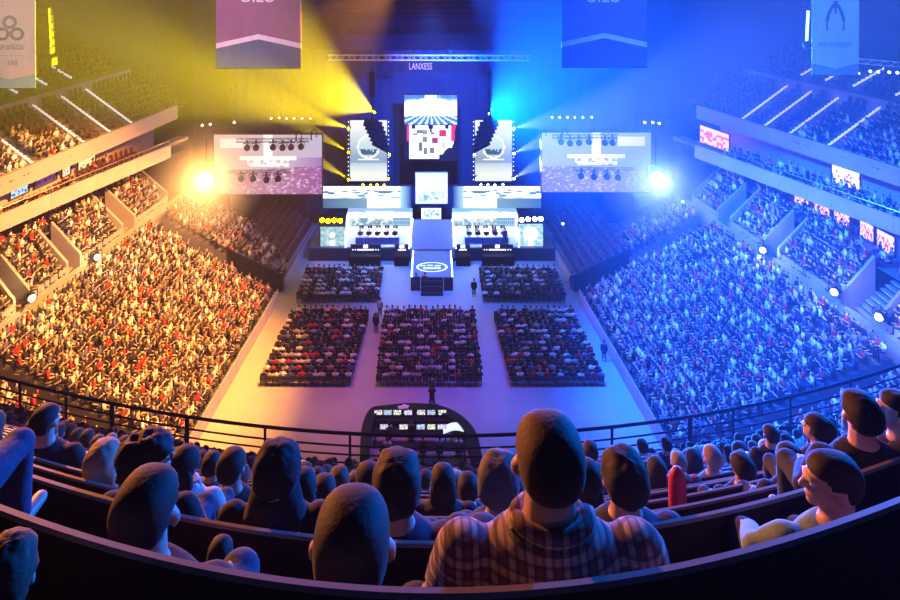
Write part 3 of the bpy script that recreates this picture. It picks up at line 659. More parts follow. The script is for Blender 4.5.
# --- dark curtain behind the stage and roof steel
m = MB(); N = 120
A = [Vector((-24+48*i/N, 76+.12*math.sin(i*1.9), 0)) for i in range(N+1)]; m.strip(A, [a+Vector((0, 0, 20.5)) for a in A])
tag(m.build('backdrop_curtain', mat('blue_black_curtain', (.03, .04, .07), .9), None, smooth=True), 'tall dark pleated curtain hanging behind the stage', 'curtain')
for k, (x0, x1, y, Y) in enumerate([(320, 560, 6, 74), (300, 560, 16, 80), (345, 540, 31, 84), (335, 395, 76, 75), (478, 520, 73, 75), (478, 505, 79, 76)]):
    truss('roof_truss', P(x0, y, Y), P(x1, y-1, Y), .3 if k < 3 else .14, ['topmost dark roof truss above the stage', 'second dark roof truss above the stage', 'third dark roof truss above the stage sign', 'short dark truss above the left banner screen', 'short upper truss above the right banner screen', 'short lower truss above the right banner screen'][k], DARK)
for k, (x, y0, y1, Y) in enumerate([(340, 0, 56, 68), (372, 5, 56, 68), (409, 0, 56, 68), (450, 0, 56, 68), (488, 0, 56, 68), (522, 10, 56, 68)]):
    m = MB(); m.tube([P(x, y1, Y), P(x, y0-20, Y)], .03, 5); m.box(P(x, y1-4, Y), (.3, .3, .5)); tag(m.build('hoist_chain', DARK), f"thin dark hoist chain holding the long stage truss, {ordi(k+1)} from left", 'chain', 'hoist chains of the stage truss')
# --- loudspeaker hangs by the outer banners
p = P(43, 10, 44); t = thing('speaker_array', 'dark hanging speaker column beside the pink left banner', 'loudspeaker', p)
for i in range(6): m = MB(); m.bev(p+Vector((.03*i, 0, -.55*i)), (1.0, .7, .5), .05); m.build('cabinet', BLACK, t)
m = MB(); m.box(p+Vector((.58, -.2, -1.2)), (.08, .08, 2.6), rot=(0, -.05, 0)); m.build('glow_strip', mat('yellow_highlight', (.9, .85, .1), .5, emit=(.8, .75, .02), es=.8), t)  # glowing bar stands in for a yellow highlight on the cabinets
m = MB(); m.bev(p+Vector((.3, 0, -3.5)), (1.0, .8, .6), .06); m.build('lower_box', BLACK, t)
m = MB(); m.tube([p+Vector((-.4, 0, 0)), p+Vector((-.4, 0, 4))], .04, 5); m.tube([p+Vector((.4, 0, 0)), p+Vector((.4, 0, 4))], .04, 5); m.build('rigging', BLACK, t)
p = P(807, 10, 44); t = thing('hanging_strip', 'white-lit hanging strip with a black round weight beside the right banner', 'lamp', p)
m = MB(); m.box(p+Vector((.03, 0, -1.1)), (.13, .12, 2.1), rot=(0, .05, 0)); m.build('glow_strip', mat('white_strip', (.9, .95, 1), .5, emit=(.6, .85, 1), es=2.2), t)  # bright strip of the hang drawn as a glowing bar
m = MB(); m.ell(p+Vector((0, 0, -2.4)), .3, 12, 8); m.build('weight', BLACK, t, smooth=True)
m = MB(); m.tube([p+Vector((.1, 0, 0)), p+Vector((.1, 0, 4))], .05, 5); m.build('rigging', BLACK, t)
# --- cloth banners
CLOTHM = attr_mat('printed_cloth', 0, .85)
def banner(label, r, Y, nx, ny, fn, tilt=0):
    c, w, h = rect(*r, Y); t = thing('banner', label, 'banner', (c.x, c.y, c.z-h/2)); m = MB()
    for j in range(ny):
        for i in range(nx):
            q = []
            for a, b in ((i, j), (i+1, j), (i+1, j+1), (i, j+1)):
                u, v = a/nx, b/ny; q.append((c.x-w/2+w*u, c.y+.03*math.sin(u*9+v*2)*(1-v*.5), c.z-h/2+h*v))
            m.col = fn((i+.5)/nx, (j+.5)/ny); m.quad(*q)
    o = m.build('cloth', CLOTHM, t, colors=True, smooth=True); sd = o.modifiers.new('thick', 'SOLIDIFY'); sd.thickness = .02
    m = MB(); m.tube([(c.x-w/2-.05, c.y, c.z-h/2), (c.x+w/2+.05, c.y, c.z-h/2)], .035, 6); m.build('bottom_bar', BLACK, t)
    m = MB(); m.tube([(c.x-w/2-.05, c.y, c.z+h/2), (c.x+w/2+.05, c.y, c.z+h/2)], .05, 6); m.build('top_bar', BLACK, t); return t, c, w, h
h_big = 1.5   # banner height in widths
def bigb(label, r, top, low, st, pk, e):
    Y = 45; c, w, h = rect(*r, Y); t = thing('banner', label, 'banner', (c.x, c.y, c.z-h/2)); m = MB(); nx = 40
    def pt(u, V): v = V/h_big; return (c.x-w/2+w*u, c.y+.03*math.sin(u*9+v*2)*(1-v*.5), c.z-h/2+h*v)
    kk = lambda u: pk-abs(u-.5)*2*e
    for i in range(nx):
        a, b = i/nx, (i+1)/nx
        for col, f0, f1 in ((low, lambda u: 0, lambda u: kk(u)-.03), (st, lambda u: kk(u)-.03, lambda u: kk(u)+.03), (top, lambda u: kk(u)+.03, lambda u: h_big)):
            m.col = col; m.quad(pt(a, f0(a)), pt(b, f0(b)), pt(b, f1(b)), pt(a, f1(a)))
    o = m.build('cloth', CLOTHM, t, colors=True); sd = o.modifiers.new('thick', 'SOLIDIFY'); sd.thickness = .02
    for nm, z, q in (('bottom_bar', -h/2, .035), ('top_bar', h/2, .05)):
        m = MB(); m.tube([(c.x-w/2-.05, c.y, c.z+z), (c.x+w/2+.05, c.y, c.z+z)], q, 6); m.build(nm, BLACK, t)
    return t, c, w, h
for (x0, x1, yb, top, low, st, lab) in ((216, 301, 68.5, (.3, .12, .26), (.08, .11, .26), (.9, .72, .85), 'purple hanging banner with pink chevron stripe and navy foot'), (561.5, 647, 67.5, (.1, .14, .4), (.08, .1, .34), (.5, .55, .8), 'dark blue hanging banner with pale chevron stripe')):
    t, c, w, h = bigb(lab+(' left of the stage' if x0 < 400 else ' right of the stage'), (x0, yb-(x1-x0)*1.5, x1, yb), top, low, st, .375, .11)
    lettering('lettering', 'UILU', P((x0+x1)/2-1, 2, 44.9), 1.15, 1, mat('print_white', (.85, .75, .85), .8), t)
def knot(u, v):      # pink banner: three-loop knot, lines of small print, teal foot
    W = 2.9; x = (u-.5)*W; z = v*W*2.6
    if z < .55+.38*abs(u-.5)*2*.9: return (.3, .55, .62)
    for (cx, cz) in ((0, 3.95), (-.4, 3.25), (.4, 3.25)):
        r = math.hypot(x-cx, (z-cz))
        if .22 < r < .4 and not (cz > 3.5 and z < 3.65 and abs(x) > .22): return (.2, .26, .42)
    if 2.3 < z < 2.6 and abs(x) < .75: return (.42, .4, .52) if hsh(x*9, z*9) > .42 else (.8, .62, .66)
    if 1.4 < z < 1.66 and -.1 < x < .42: return (.45, .45, .55) if hsh(x*12, z*9, 3) > .4 else (.8, .62, .66)
    if abs(z-1.95) < .02 and abs(x) < .8: return (.62, .5, .55)
    return (.86, .68, .7)
# printed centre in the photo lies at px 10
banner('pale pink banner with blue three-loop knot emblem and teal pointed foot', (-16, -38, 35.5, 88.5), 40, 80, 190, lambda u, v: knot(u, v))
def claw(u, v):
    x = (u-.5)*2.9; z = v*2.9*2.7
    if z < .75-.32*(1-abs(u-.5)*2): return (.16, .3, .5)
    k = abs(x); e = z-2.85
    if -.1 < e < 1.55 and abs(k-(.12+.42*math.sin(max(0, min(1, (1.55-e)/1.75))*2.2))) < .055+.05*(e > .5): return (.05, .09, .18)
    if 1.3 < e < 1.75 and k < .16: return (.06, .1, .2)
    if .95 < e < 1.3 and k < .06: return (.06, .1, .2)
    if 1.78 < z < 2.05 and k < 1.0: return (.3, .4, .55) if hsh(x*6, z*8) > .35 else (.42, .52, .66)
    return (.5, .62, .75)
banner('pale blue banner with dark pincer emblem on the right', (812, -52, 859, 75.5), 40, 80, 200, claw)
# ================= people =================
def remesh(mb, voxel, smooth=3):
    me = mb.mesh('tmp'); o = bpy.data.objects.new('tmp', me); COL.objects.link(o)
    r = o.modifiers.new('r', 'REMESH'); r.mode = 'VOXEL'; r.voxel_size = voxel; r.use_smooth_shade = True
    if smooth: q = o.modifiers.new('s', 'SMOOTH'); q.iterations = smooth; q.factor = .5
    dg = bpy.context.evaluated_depsgraph_get(); out = bpy.data.meshes.new_from_object(o.evaluated_get(dg))
    out.materials.clear(); bpy.data.objects.remove(o); bpy.data.meshes.remove(me); return out
def caps(m, pts, rad, n=10):
    m.tube(pts, rad, n)
    for p, r in zip(pts, rad if isinstance(rad, (list, tuple)) else [rad]*len(pts)): m.ell(p, r*.99, n, 6)
SKM = [mat('skin_light', (.62, .4, .31), .5, var=.06), mat('skin_tan', (.5, .31, .22), .5, var=.06)]
EYEM = mat('eye_white', (.8, .8, .8), .2)
HM = {'dark': mat('hair_dark', (.022, .016, .013), .75, bump=.15, scale=90, var=.5), 'brown': mat('hair_brown', (.09, .05, .028), .75, bump=.15, scale=90, var=.5), 'blond': mat('hair_blond', (.42, .3, .2), .7, bump=.15, scale=90, var=.4), 'grey': mat('hair_grey', (.32, .31, .31), .75, bump=.15, scale=90, var=.4)}
for q in HM.values():
    b = q.node_tree.nodes['Principled BSDF']; b.inputs['Sheen Weight'].default_value = .12; b.inputs['Sheen Roughness'].default_value = .35
def cloth(n, c): return mat('cloth_'+n, c, .85, bump=.35, scale=25, var=.25)
CM = {'black': cloth('black', (.02, .02, .024)), 'navy': cloth('navy', (.03, .045, .1)), 'grey': cloth('grey', (.14, .14, .15)), 'white': cloth('white', (.6, .6, .62)), 'red': cloth('red', (.35, .03, .04)), 'blue': cloth('blue', (.12, .25, .6)), 'green': cloth('green', (.2, .34, .26)), 'brown': cloth('brown', (.16, .1, .07)), 'jean': cloth('jean', (.04, .06, .12))}
def plaid():
    m = bpy.data.materials.new('plaid_flannel'); m.use_nodes = True; nt = m.node_tree; b = nt.nodes['Principled BSDF']; b.inputs['Roughness'].default_value = .9
    tc = nt.nodes.new('ShaderNodeTexCoord'); col = None
    prev = None
    for ax, sc, c in (('X', 7.5, (.62, .5, .42, 1)), ('Z', 7.5, (.62, .5, .42, 1)), ('X', 15, (.05, .04, .06, 1)), ('Z', 15, (.05, .04, .06, 1))):
        w = nt.nodes.new('ShaderNodeTexWave'); w.bands_direction = ax; w.inputs['Scale'].default_value = sc; w.inputs['Distortion'].default_value = .25
        nt.links.new(tc.outputs['Object'], w.inputs['Vector'])
        r = nt.nodes.new('ShaderNodeValToRGB'); r.color_ramp.elements[0].position = .62; r.color_ramp.elements[1].position = .74; nt.links.new(w.outputs['Fac'], r.inputs[0])
        mu = nt.nodes.new('ShaderNodeMath'); mu.operation = 'MULTIPLY'; mu.inputs[1].default_value = .55; nt.links.new(r.outputs[0], mu.inputs[0])
        mx = nt.nodes.new('ShaderNodeMix'); mx.data_type = 'RGBA'; nt.links.new(mu.outputs[0], mx.inputs[0]); mx.inputs[7].default_value = c
        if prev: nt.links.new(prev, mx.inputs[6])
        else: mx.inputs[6].default_value = (.17, .1, .1, 1)
        prev = mx.outputs[2]
    nt.links.new(prev, b.inputs['Base Color']); return m
CM['plaid'] = plaid()
for q in CM.values():
    b = q.node_tree.nodes['Principled BSDF']; b.inputs['Sheen Weight'].default_value = .1; b.inputs['Sheen Roughness'].default_value = .35
SEATED_HEAD = Vector((0, .0, 1.25)); STAND_HEAD = Vector((0, 0, 1.63))
def human(label, hair='short', hcol='dark', top='black', skin=0, turn=0, tilt=0, nod=9, arms='lap', voxel=.011, pose='sit', group=None, extras=(), fat=1.0, slv='long'):
    """one person, origin between the feet on the ground, facing +Y"""
    sit = pose == 'sit'; H = SEATED_HEAD if sit else STAND_HEAD; k = H.z-1.25      # lift of the trunk
    HR = Euler((math.radians(nod), math.radians(tilt), math.radians(turn))).to_matrix(); hd = lambda v: H+HR @ Vector(v)
    b = MB()
    b.ell(hd((0, -.012, .032)), (.077, .097, .088), 20, 14, HR); b.ell(hd((0, .026, -.045)), (.056, .064, .072), 16, 12, HR)
    b.ell(hd((0, .07, -.095)), (.026, .024, .02), 10, 8, HR); b.ell(hd((0, .088, .028)), (.05, .014, .014), 12, 8, HR)
    caps(b, [hd((0, .092, .02)), hd((0, .112, -.02))], [.009, .015], 8)
    b.ell(hd((0, .084, -.062)), (.026, .014, .01), 10, 6, HR)
    for sx in (-1, 1): b.ell(hd((sx*.085, -.012, -.01)), (.013, .022, .034), 10, 8, HR)
    caps(b, [H+Vector((0, -.035, -.2)), hd((0, -.03, -.06))], [.067*fat, .06], 12)
    z = k
    b.rings([(0, -.01, .44+z, .165*fat, .12*fat), (0, -.02, .62+z, .15*fat, .105*fat), (0, -.03, .82+z, .165*fat, .11*fat), (0, -.04, .97+z, .18*fat, .105), (0, -.04, 1.05+z, .13, .08), (0, -.035, 1.1+z, .06, .055)], 18)
    SH = [Vector((sx*.19*fat, -.035, .995+z)) for sx in (-1, 1)]
    AR = {'lap': [((.25, .03, .74), (.13, .27, .64)), ((.25, .03, .74), (.13, .27, .64))],
          'desk': [((.24, .12, .78), (.16, .38, .8)), ((.24, .12, .78), (.16, .38, .8))],
          'down': [((.24, -.02, .7), (.23, .05, .45)), ((.24, -.02, .7), (.23, .05, .45))],
          'chin': [((.25, .05, .76), (.14, .27, .65)), ((.2, .2, .82), (.08, .14, 1.1))],
          'raised': [((.25, .03, .74), (.13, .27, .64)), ((.34, .1, 1.2), (.28, .16, 1.48))],
          'akimbo': [((.25, .03, .74), (.13, .27, .64)), ((.27, -.08, .84), (.12, .1, .66))],
          'reach': [((.3, .0, .92), (.2, .24, .74)), ((.25, .03, .74), (.13, .27, .64))],
          'camera': [((.22, .1, .8), (.1, .3, 1.05)), ((.22, .1, .8), (.1, .3, 1.05))]}[arms]
    J = []
    for (el, wr), S, sx in zip(AR, SH, (-1, 1)):
        el = Vector((sx*el[0]*max(1, fat), el[1], el[2]+z)); wr = Vector((sx*wr[0], wr[1], wr[2]+z)); J.append((S, el, wr))
        caps(b, [S, S.lerp(el, .5), el, el.lerp(wr, .35), wr], [.058, .05, .042, .042, .028], 10)
        d = (wr-el).normalized(); pc = wr+d*.05; b.ell(pc, (.036, .045, .022), 10, 8, d.to_track_quat('Y', 'Z').to_matrix())
    if sit: LG = [[Vector((sx*.09, 0, .5)), Vector((sx*.12, .22, .52)), Vector((sx*.13, .42, .5)), Vector((sx*.13, .4, .28)), Vector((sx*.13, .42, .08))] for sx in (-1, 1)]
    else: LG = [[Vector((sx*.09, 0, .86)), Vector((sx*.1, .01, .66)), Vector((sx*.1, .01, .48)), Vector((sx*.1, -.01, .3)), Vector((sx*.1, -.01, .08))] for sx in (-1, 1)]
    for L in LG: caps(b, L, [.088, .08, .058, .055, .038], 10); a = L[-1]; caps(b, [a+Vector((0, -.03, -.035)), a+Vector((0, .16, -.05))], [.04, .034], 8)
    me = remesh(b, voxel)
    f = bmesh.new(); f.from_mesh(me)                               # fingers rooted in the palms
    fm = MB()
    for (S, el, wr), sx in zip(J, (-1, 1)):
        d = (wr-el).normalized(); u = d.cross(Vector((0, 0, 1))).normalized(); w = u.cross(d)
        for i, (o_, ln) in enumerate(((-.027, .062), (-.009, .075), (.009, .07), (.026, .055))):
            a = wr+d*.075+u*o_; caps(fm, [a, a+d*ln*.5-w*.006, a+d*ln*.85-w*.03], [.0095, .0085, .007], 6)
        a = wr+d*.035-u*sx*.03; caps(fm, [a, a+d*.03-u*sx*.024-w*.008, a+d*.055-u*sx*.02-w*.022], [.011, .0095, .008], 6)
    t2 = fm.mesh('f', smooth=True); f.from_mesh(t2); f.to_mesh(me); f.free(); bpy.data.meshes.remove(t2)
    root = link('person', me, None, SKM[skin]); tag(root, label, 'person', group)
    # clothes
    c = MB(); e = .014
    c.rings([(0, -.012, .43+z, .175*fat+e, .13*fat+e), (0, -.02, .62+z, .165*fat+e, .118*fat+e), (0, -.03, .82+z, .175*fat+e, .118*fat+e), (0, -.04, .97+z, .19*fat+e, .11+e), (0, -.04, 1.05+z, .14+e, .085+e), (0, -.035, 1.09+z, .075+e, .066+e)], 20)
    for S, el, wr in J:
        pts = [S+Vector((0, 0, .0)), S.lerp(el, .5), el]+([el.lerp(wr, .4), el.lerp(wr, .92)] if slv == 'long' else [])
        caps(c, pts if slv == 'long' else [S, S.lerp(el, .75)], [.078, .068, .06, .056, .044] if slv == 'long' else [.08, .082], 12)
    ln = link('shirt' if slv != 'long' else 'jacket', remesh(c, max(voxel, .013), 4), root, CM[top])
    p = MB()
    for L in LG: caps(p, L[:-1]+[L[-1]+Vector((0, 0, .03))], [.102, .093, .074, .07, .056], 12)
    p.rings([(0, -.01, .44+z if not sit else .42, .15*fat+e, .12*fat), (0, -.01, .56+z if not sit else .56, .16*fat+e, .125*fat)], 16)
    link('trousers', remesh(p, max(voxel, .014), 3), root, CM['jean'])
    em = MB()
    for sx in (-1, 1): em.ell(hd((sx*.031, .079, .012)), .0125, 8, 6)
    link('eye', em.mesh('eye', smooth=True), root, EYEM)
    if hair:
        h = MB(); nu, nv = (44, 30) if voxel < .015 else (16, 12)
        sc = {'stubble': 1.025, 'short': 1.1, 'thick': 1.2, 'big': 1.42, 'long': 1.16, 'bob': 1.16, 'hood': 1.34, 'cap': 1.14, 'beanie': 1.2, 'bun': 1.1, 'wave': 1.16}[hair]
        low = {'stubble': -.075, 'short': -.07, 'thick': -.09, 'big': -.1, 'long': -.2, 'bob': -.12, 'hood': -.3, 'cap': -.02, 'beanie': -.03, 'bun': -.08, 'wave': -.1}[hair]
        hc = Vector((0, -.016, .03 if hair != 'big' else .045)); R = Vector((.077, .097, .1))*sc
        if hair == 'hood': R = Vector((.112, .125, .15))
        def keep(q): return (q.z+hc.z > .062 or q.y+hc.y < (.03 if hair not in ('long', 'bob', 'hood') else .05)) and q.z+hc.z > low and not (q.z+hc.z < .0 and q.y > -.035 and hair in ('stubble', 'short', 'thick', 'wave')) and not (q.z+hc.z < .062 and q.y+hc.y > -.035 and hair in ('stubble', 'short', 'wave', 'beanie', 'cap') and abs(q.x) > .05 and q.z+hc.z < .03)
        nse = {'stubble': 0, 'short': .003, 'thick': .006, 'big': .014, 'long': .004, 'bob': .004, 'hood': .006, 'cap': 0, 'beanie': .006, 'bun': .006, 'wave': .006}[hair]
        h.ell((0, 0, 0), tuple(R), nu, nv, keep=keep); sd = random.random()*50
        pw = 2.5; h.v = [q*((sum(abs(c/r_)**2 for c, r_ in zip(q, R))**.5)/max(1e-6, sum(abs(c/r_)**pw for c, r_ in zip(q, R))**(1/pw))) for q in h.v]
        h.v = [q*(1+nse/.09*(noise.noise(q*26+Vector((sd, 0, 0)))+.35*noise.noise(q*75+Vector((sd, 9, 0))))) for q in h.v]
        h.v = [hd(q+hc) for q in h.v]
        if hair in ('long', 'bob'):
            L = .27 if hair == 'long' else .13
            h2 = MB(); h2.rings([(0, -.055, .05, .085, .06), (0, -.06, -.05, .096, .06), (0, -.075, -.05-L*.5, .1, .05), (0, -.085, -.05-L, .07, .028)], 18)
            h2.v = [hd(q*(1+.05*noise.noise(q*30))) for q in h2.v]; h.add(h2.v, h2.f)
        if hair == 'bun': h.ell(hd((0, -.115, .06)), .045, 12, 8)
        if hair == 'hood':
            m = MB(); m.rings([(0, -.05, H.z-.25, .17, .12), (0, -.06, H.z-.15, .14, .115), (0, -.045, H.z-.05, .115, .12)], 20); link('hood_collar', m.mesh('cowl', smooth=True), root, CM[top])
        hm = HM[hcol] if hair not in ('hood', 'cap', 'beanie') else CM.get(hcol, CM['black'])
        o = link({'hood': 'hood', 'cap': 'cap', 'beanie': 'beanie'}.get(hair, 'hair'), h.mesh('hair', smooth=True), root, hm); s_ = o.modifiers.new('thick', 'SOLIDIFY'); s_.thickness = .008; s_.offset = 0
        if hair == 'cap':
            m = MB(); m.ell(hd((0, .1, .05)), (.07, .075, .012), 14, 6, HR); link('visor', m.mesh('visor', smooth=True), root, hm)
    for ex in extras:
        if ex == 'glasses':
            m = MB()
            for sx in (-1, 1):
                cc = Vector((sx*.033, .1, .012)); m.tube([hd(cc+Vector((.027*math.cos(a), .004, .022*math.sin(a)))) for a in [2*PI*i/14 for i in range(15)]], .0035, 6)
                m.tube([hd((sx*.06, .1, .016)), hd((sx*.08, .02, .014)), hd((sx*.082, -.02, .008))], .003, 6)
            m.tube([hd((-.008, .106, .016)), hd((.008, .106, .016))], .003, 6); link('glasses', m.mesh('glasses'), root, BLACK)
        if ex == 'collar':
            m = MB(); m.tube([Vector((.085*math.cos(a)*1.05, -.03+.078*math.sin(a), 1.105+z+(.012 if math.sin(a) < 0 else -.03))) for a in [2*PI*i/20 for i in range(21)]], .022, 8); link('collar', m.mesh('collar', smooth=True), root, CM[top])
        if ex == 'emblem':
            m = MB(); pts = [(-.075, .02), (-.03, -.005), (.015, .012), (.075, .035), (.05, -.02), (.02, -.05), (-.02, -.05), (-.045, -.02)]
            def on(x, zz): return hd((x, -.016-.1335*math.sqrt(max(0, 1-(x/.12)**2-((zz-.0)/.16)**2)), .0+zz))
            ring = [on(x, zz-.03) for x, zz in pts]; m.prism(ring, (0, -1, 0), .004); 
            link('emblem', m.mesh('emblem'), root, mat('emblem_print', (.62, .55, .68), .6))
        if ex == 'scarf':
            m = MB(); m.tube([Vector((.085*math.cos(a), -.03+.085*math.sin(a), 1.09+z)) for a in [2*PI*i/20 for i in range(21)]], .03, 8); link('scarf', m.mesh('scarf', smooth=True), root, CM['white'])
    return root
def place(root, loc, rz=0, scale=1):
    root.location = loc; root.rotation_euler = (0, 0, rz); root.scale = (scale,)*3; return root
# ================= player booths, front blocks, production desk =================
GLASSB = mat('booth_backlit_panel', (.85, .9, .85), .5, emit=(.95, 1, .92), es=1.3)
def backwall(mir):
    def f(u, v):
        q = u if not mir else u
        if v > .66: return (1.15, 1.2, 1.05)
        if v > .3:
            if u > .7: return (.08, .2, .42) if (int(u*60) % 2 and int(v*40) % 2) else (.25, .45, .65)
            return mixc((.12, .28, .4), (.9, 1, .95), (hsh(u*14, v*9, mir+3)-.3)*2+(v-.5)*2)
        return (1.1, 1.12, 1.05)
    return f
for s, lab in ((-1, 'left'), (1, 'right')):
    x0, x1 = ((345, 411.5) if s < 0 else (453, 519.5))
    a, b = P(x0, 247, 67.1), P(x1, 247, 67.1); z0 = 1.36
    cx, w = (a.x+b.x)/2, b.x-a.x; Yf, Yb = 67.1, 69.9; h = 2.75
    t = thing('player_booth', f"white lit player booth with open front on the {lab} of the stage ramp", 'booth', (cx, 68.5, z0))
    m = MB(); m.box((cx, (Yf+Yb)/2, z0+.05), (w, Yb-Yf, .1)); m.build('floor_panel', WHITE, t)
    img_mesh('back_panel', w-.2, h, 60, 26, backwall(s > 0), t, (cx, Yb, z0+h/2+.1), 1.3)
    m = MB(); m.box((cx, Yb+.1, z0+h/2), (w, .12, h+.2)); m.build('back_frame', DARK, t)
    for k in (-1, 1):
        m = MB(); m.prism([(cx+k*w/2, Yf, z0), (cx+k*w/2, Yb, z0), (cx+k*w/2, Yb, z0+h+.1), (cx+k*w/2, Yf+.9, z0+h+.1), (cx+k*w/2, Yf, z0+h*.62)], (-k, 0, 0), .12); m.build('side_panel', mat('booth_white_glow', (.85, .87, .85), .5, emit=(.9, 1, .95), es=1.1), t)  # side panels get emission of their own to look brightly lit
        m = MB(); m.box((cx+k*(w/2-.06), Yf-.02, z0+h*.31), (.16, .12, h*.62)); m.build('post', GLASSB, t)
    m = MB(); m.box((cx, Yb-.4, z0+h+.14), (w, .9, .1)); m.build('roof_panel', WHITE, t)
    for k in range(5): m = MB(); m.ell((cx-1.6+k*.8, Yb-.85, z0+h+.12), .07, 8, 6); m.build('lamp', BLACK, t)
    point('booth_light', (cx, 68.2, z0+2.6), (.95, 1, .95), 500, .4)
    # desk, monitors, players
    dw = 4.6; dx = cx-.15 if s < 0 else cx+.1; Yd = 68.0
    t = thing('player_desk', f"long dark desk with blue front in the {lab} player booth", 'desk', (dx, Yd, z0+.1))
    m = MB(); m.bev((dx, Yd, z0+.82), (dw, .8, .05), .04); m.build('desk_top', mat('desk_white', (.7, .72, .75), .4), t)
    for k in range(5): m = MB(); m.box((dx-dw/2+dw*(k+.5)/5, Yd-.36, z0+.45), (dw/5-.06, .04, .66)); m.build('front_panel', mat('desk_blue', (.05, .07, .22), .4), t)
    for k in range(6): m = MB(); m.box((dx-dw/2+.03+(dw-.06)*k/5, Yd, z0+.45), (.05, .7, .7)); m.build('leg', BLACK, t)
    for k in range(5):
        x = dx-dw/2+dw*(k+.5)/5
        t = thing('monitor', f"monitor seen from behind on the {lab} booth desk, {ordi(k+1)} from left", 'monitor', (x, Yd-.1, z0+.845), 'monitors on the booth desks')
        m = MB(); m.bev((x, Yd-.12, z0+1.12), (.56, .05, .33), .015, rot=None); m.build('screen_panel', BLACK, t)
        m = MB(); m.box((x, Yd-.13, z0+.93), (.06, .03, .16)); m.bev((x, Yd-.1, z0+.856), (.26, .2, .02), .04); m.build('stand', BLACK, t)
        p = human(f"player in pale jersey seated at the {lab} booth desk, {ordi(k+1)} from left", 'short', ['dark', 'brown', 'dark', 'blond', 'dark'][k], 'white' if s < 0 else ['white', 'grey', 'white', 'navy', 'white'][k], k % 2, arms='desk', voxel=.025, slv='short', group='players in the stage booths')
        place(p, (x, Yd+.95, z0+.1), PI)
        t = thing('office_chair', f"dark gaming chair behind player in the {lab} booth, {ordi(k+1)} from left", 'chair', (x, Yd+1.0, z0+.1), 'chairs in the stage booths')
        m = MB(); m.bev((x, Yd+1.0, z0+.51), (.5, .5, .07), .06); m.build('seat', BLACK, t)
        m = MB(); m.bev((x, Yd+1.27, z0+.95), (.5, .09, .8), .05); m.build('backrest', BLACK, t)
        m = MB(); m.tube([(x, Yd+1.0, z0+.12), (x, Yd+1.0, z0+.5)], .03, 6)
        for i in range(5): m.tube([(x, Yd+1, z0+.18), (x+.28*math.cos(i*1.257), Yd+1+.28*math.sin(i*1.257), z0+.13)], .02, 5)
        m.build('base', BLACK, t)
for lab, x, Y in (('right', 493, 69.2), ('right', 487.5, 69.3)): pass
p = human('standing person in dark clothes between desk and right wall of right booth', 'short', 'dark', 'navy', pose='stand', arms='down', voxel=.025); place(p, Vector((P(505, 240, 67.6).x, 67.6, 1.46)), .4)
# black front blocks with lit signs
for k, (x0, x1, lab) in enumerate([(350, 380.5, 'wide left'), (394.5, 409, 'narrow left'), (456, 470, 'narrow right'), (482, 513.5, 'wide right')]):
    a, b = P(x0, 262.5, 66.5), P(x1, 262.5, 66.5); cx, w = (a.x+b.x)/2, b.x-a.x
    t = thing('front_block', f"{lab} black block with lit white emblem standing before the stage front", 'block', (cx, 66.2, 0))
    m = MB(); m.bev((cx, 66.4, .5), (w, 1.0, 1.0), .06); m.build('body', BLACK, t)
    e = mat('sign_white', (.9, .9, .95), .4, emit=(.9, .9, 1), es=1.6)
    m = MB(); z = 1.25
    m.box((cx, 66.84, z), (w*.55, .04, .12)); m.box((cx, 66.84, z+.35), (.5, .04, .2), rot=(0, .6, 0)); m.box((cx, 66.84, z+.35), (.5, .04, .2), rot=(0, -.6, 0))
    if w > 2:
        for q in (-.42, -.34, .34, .42): m.ell((cx+q*w, 66.84, z), .07, 6, 4)
    m.build('emblem', e, t)
    m = MB(); m.box((cx, 66.88, z), (w, .05, 1.1)); m.build('backboard', NAVY, t)
# ---- production desk in the middle of the floor
FOHX = (-4.75, 3.15)
outer = []; inner = []
for i in range(0, 41):
    # rounded arch plan: straight far side, curved right flank, tight left corner
    q = i/40
    pl = [(-4.55, 40.4), (-4.7, 42.4), (-4.55, 43.8), (-4.2, 44.55), (-3.6, 44.75), (-1.5, 45.0), (0.4, 44.8), (1.6, 44.2), (2.5, 43.2), (3.0, 42.0), (3.15, 40.4)]
    f_ = q*(len(pl)-1); j = min(int(f_), len(pl)-2); r = f_-j; g = lambda k: Vector((*pl[max(0, min(len(pl)-1, k))], 0))
    p0, p1, p2, p3 = g(j-1), g(j), g(j+1), g(j+2)
    outer.append(.5*(2*p1+(p2-p0)*r+(2*p0-5*p1+4*p2-p3)*r*r+(3*p1-p0-3*p2+p3)*r**3))
for i, p in enumerate(outer):
    d = (outer[min(i+1, 40)]-outer[max(i-1, 0)]).normalized(); nrm = Vector((d.y, -d.x, 0)); inner.append(p+nrm*.62)
t = thing('production_desk', 'black curved production desk wall at the near end of the arena floor', 'desk', (-.8, 43, 0))
up = Vector((0, 0, 1.05)); m = MB(); m.strip(outer, [p+up for p in outer]); m.strip(inner, [p+up for p in inner]); m.quad(outer[0], inner[0], inner[0]+up, outer[0]+up); m.quad(outer[-1], inner[-1], inner[-1]+up, outer[-1]+up); m.build('wall_panel', NAVY, t)
m = MB(); m.strip([p+up for p in outer], [p+up for p in inner]); m.build('counter_top', BLACK, t)
tables = [(44.0, -4.0, 1.2), (42.7, -3.9, 1.0), (41.5, -3.4, 2.2)]
moni = [(0, -3.7), (0, -3.05), (0, -2.4), (0, -1.65), (0, -.75), (0, -.05), (0, .7), (1, -3.2), (1, -1.9), (1, -.75), (1, -.05), (1, .65)]
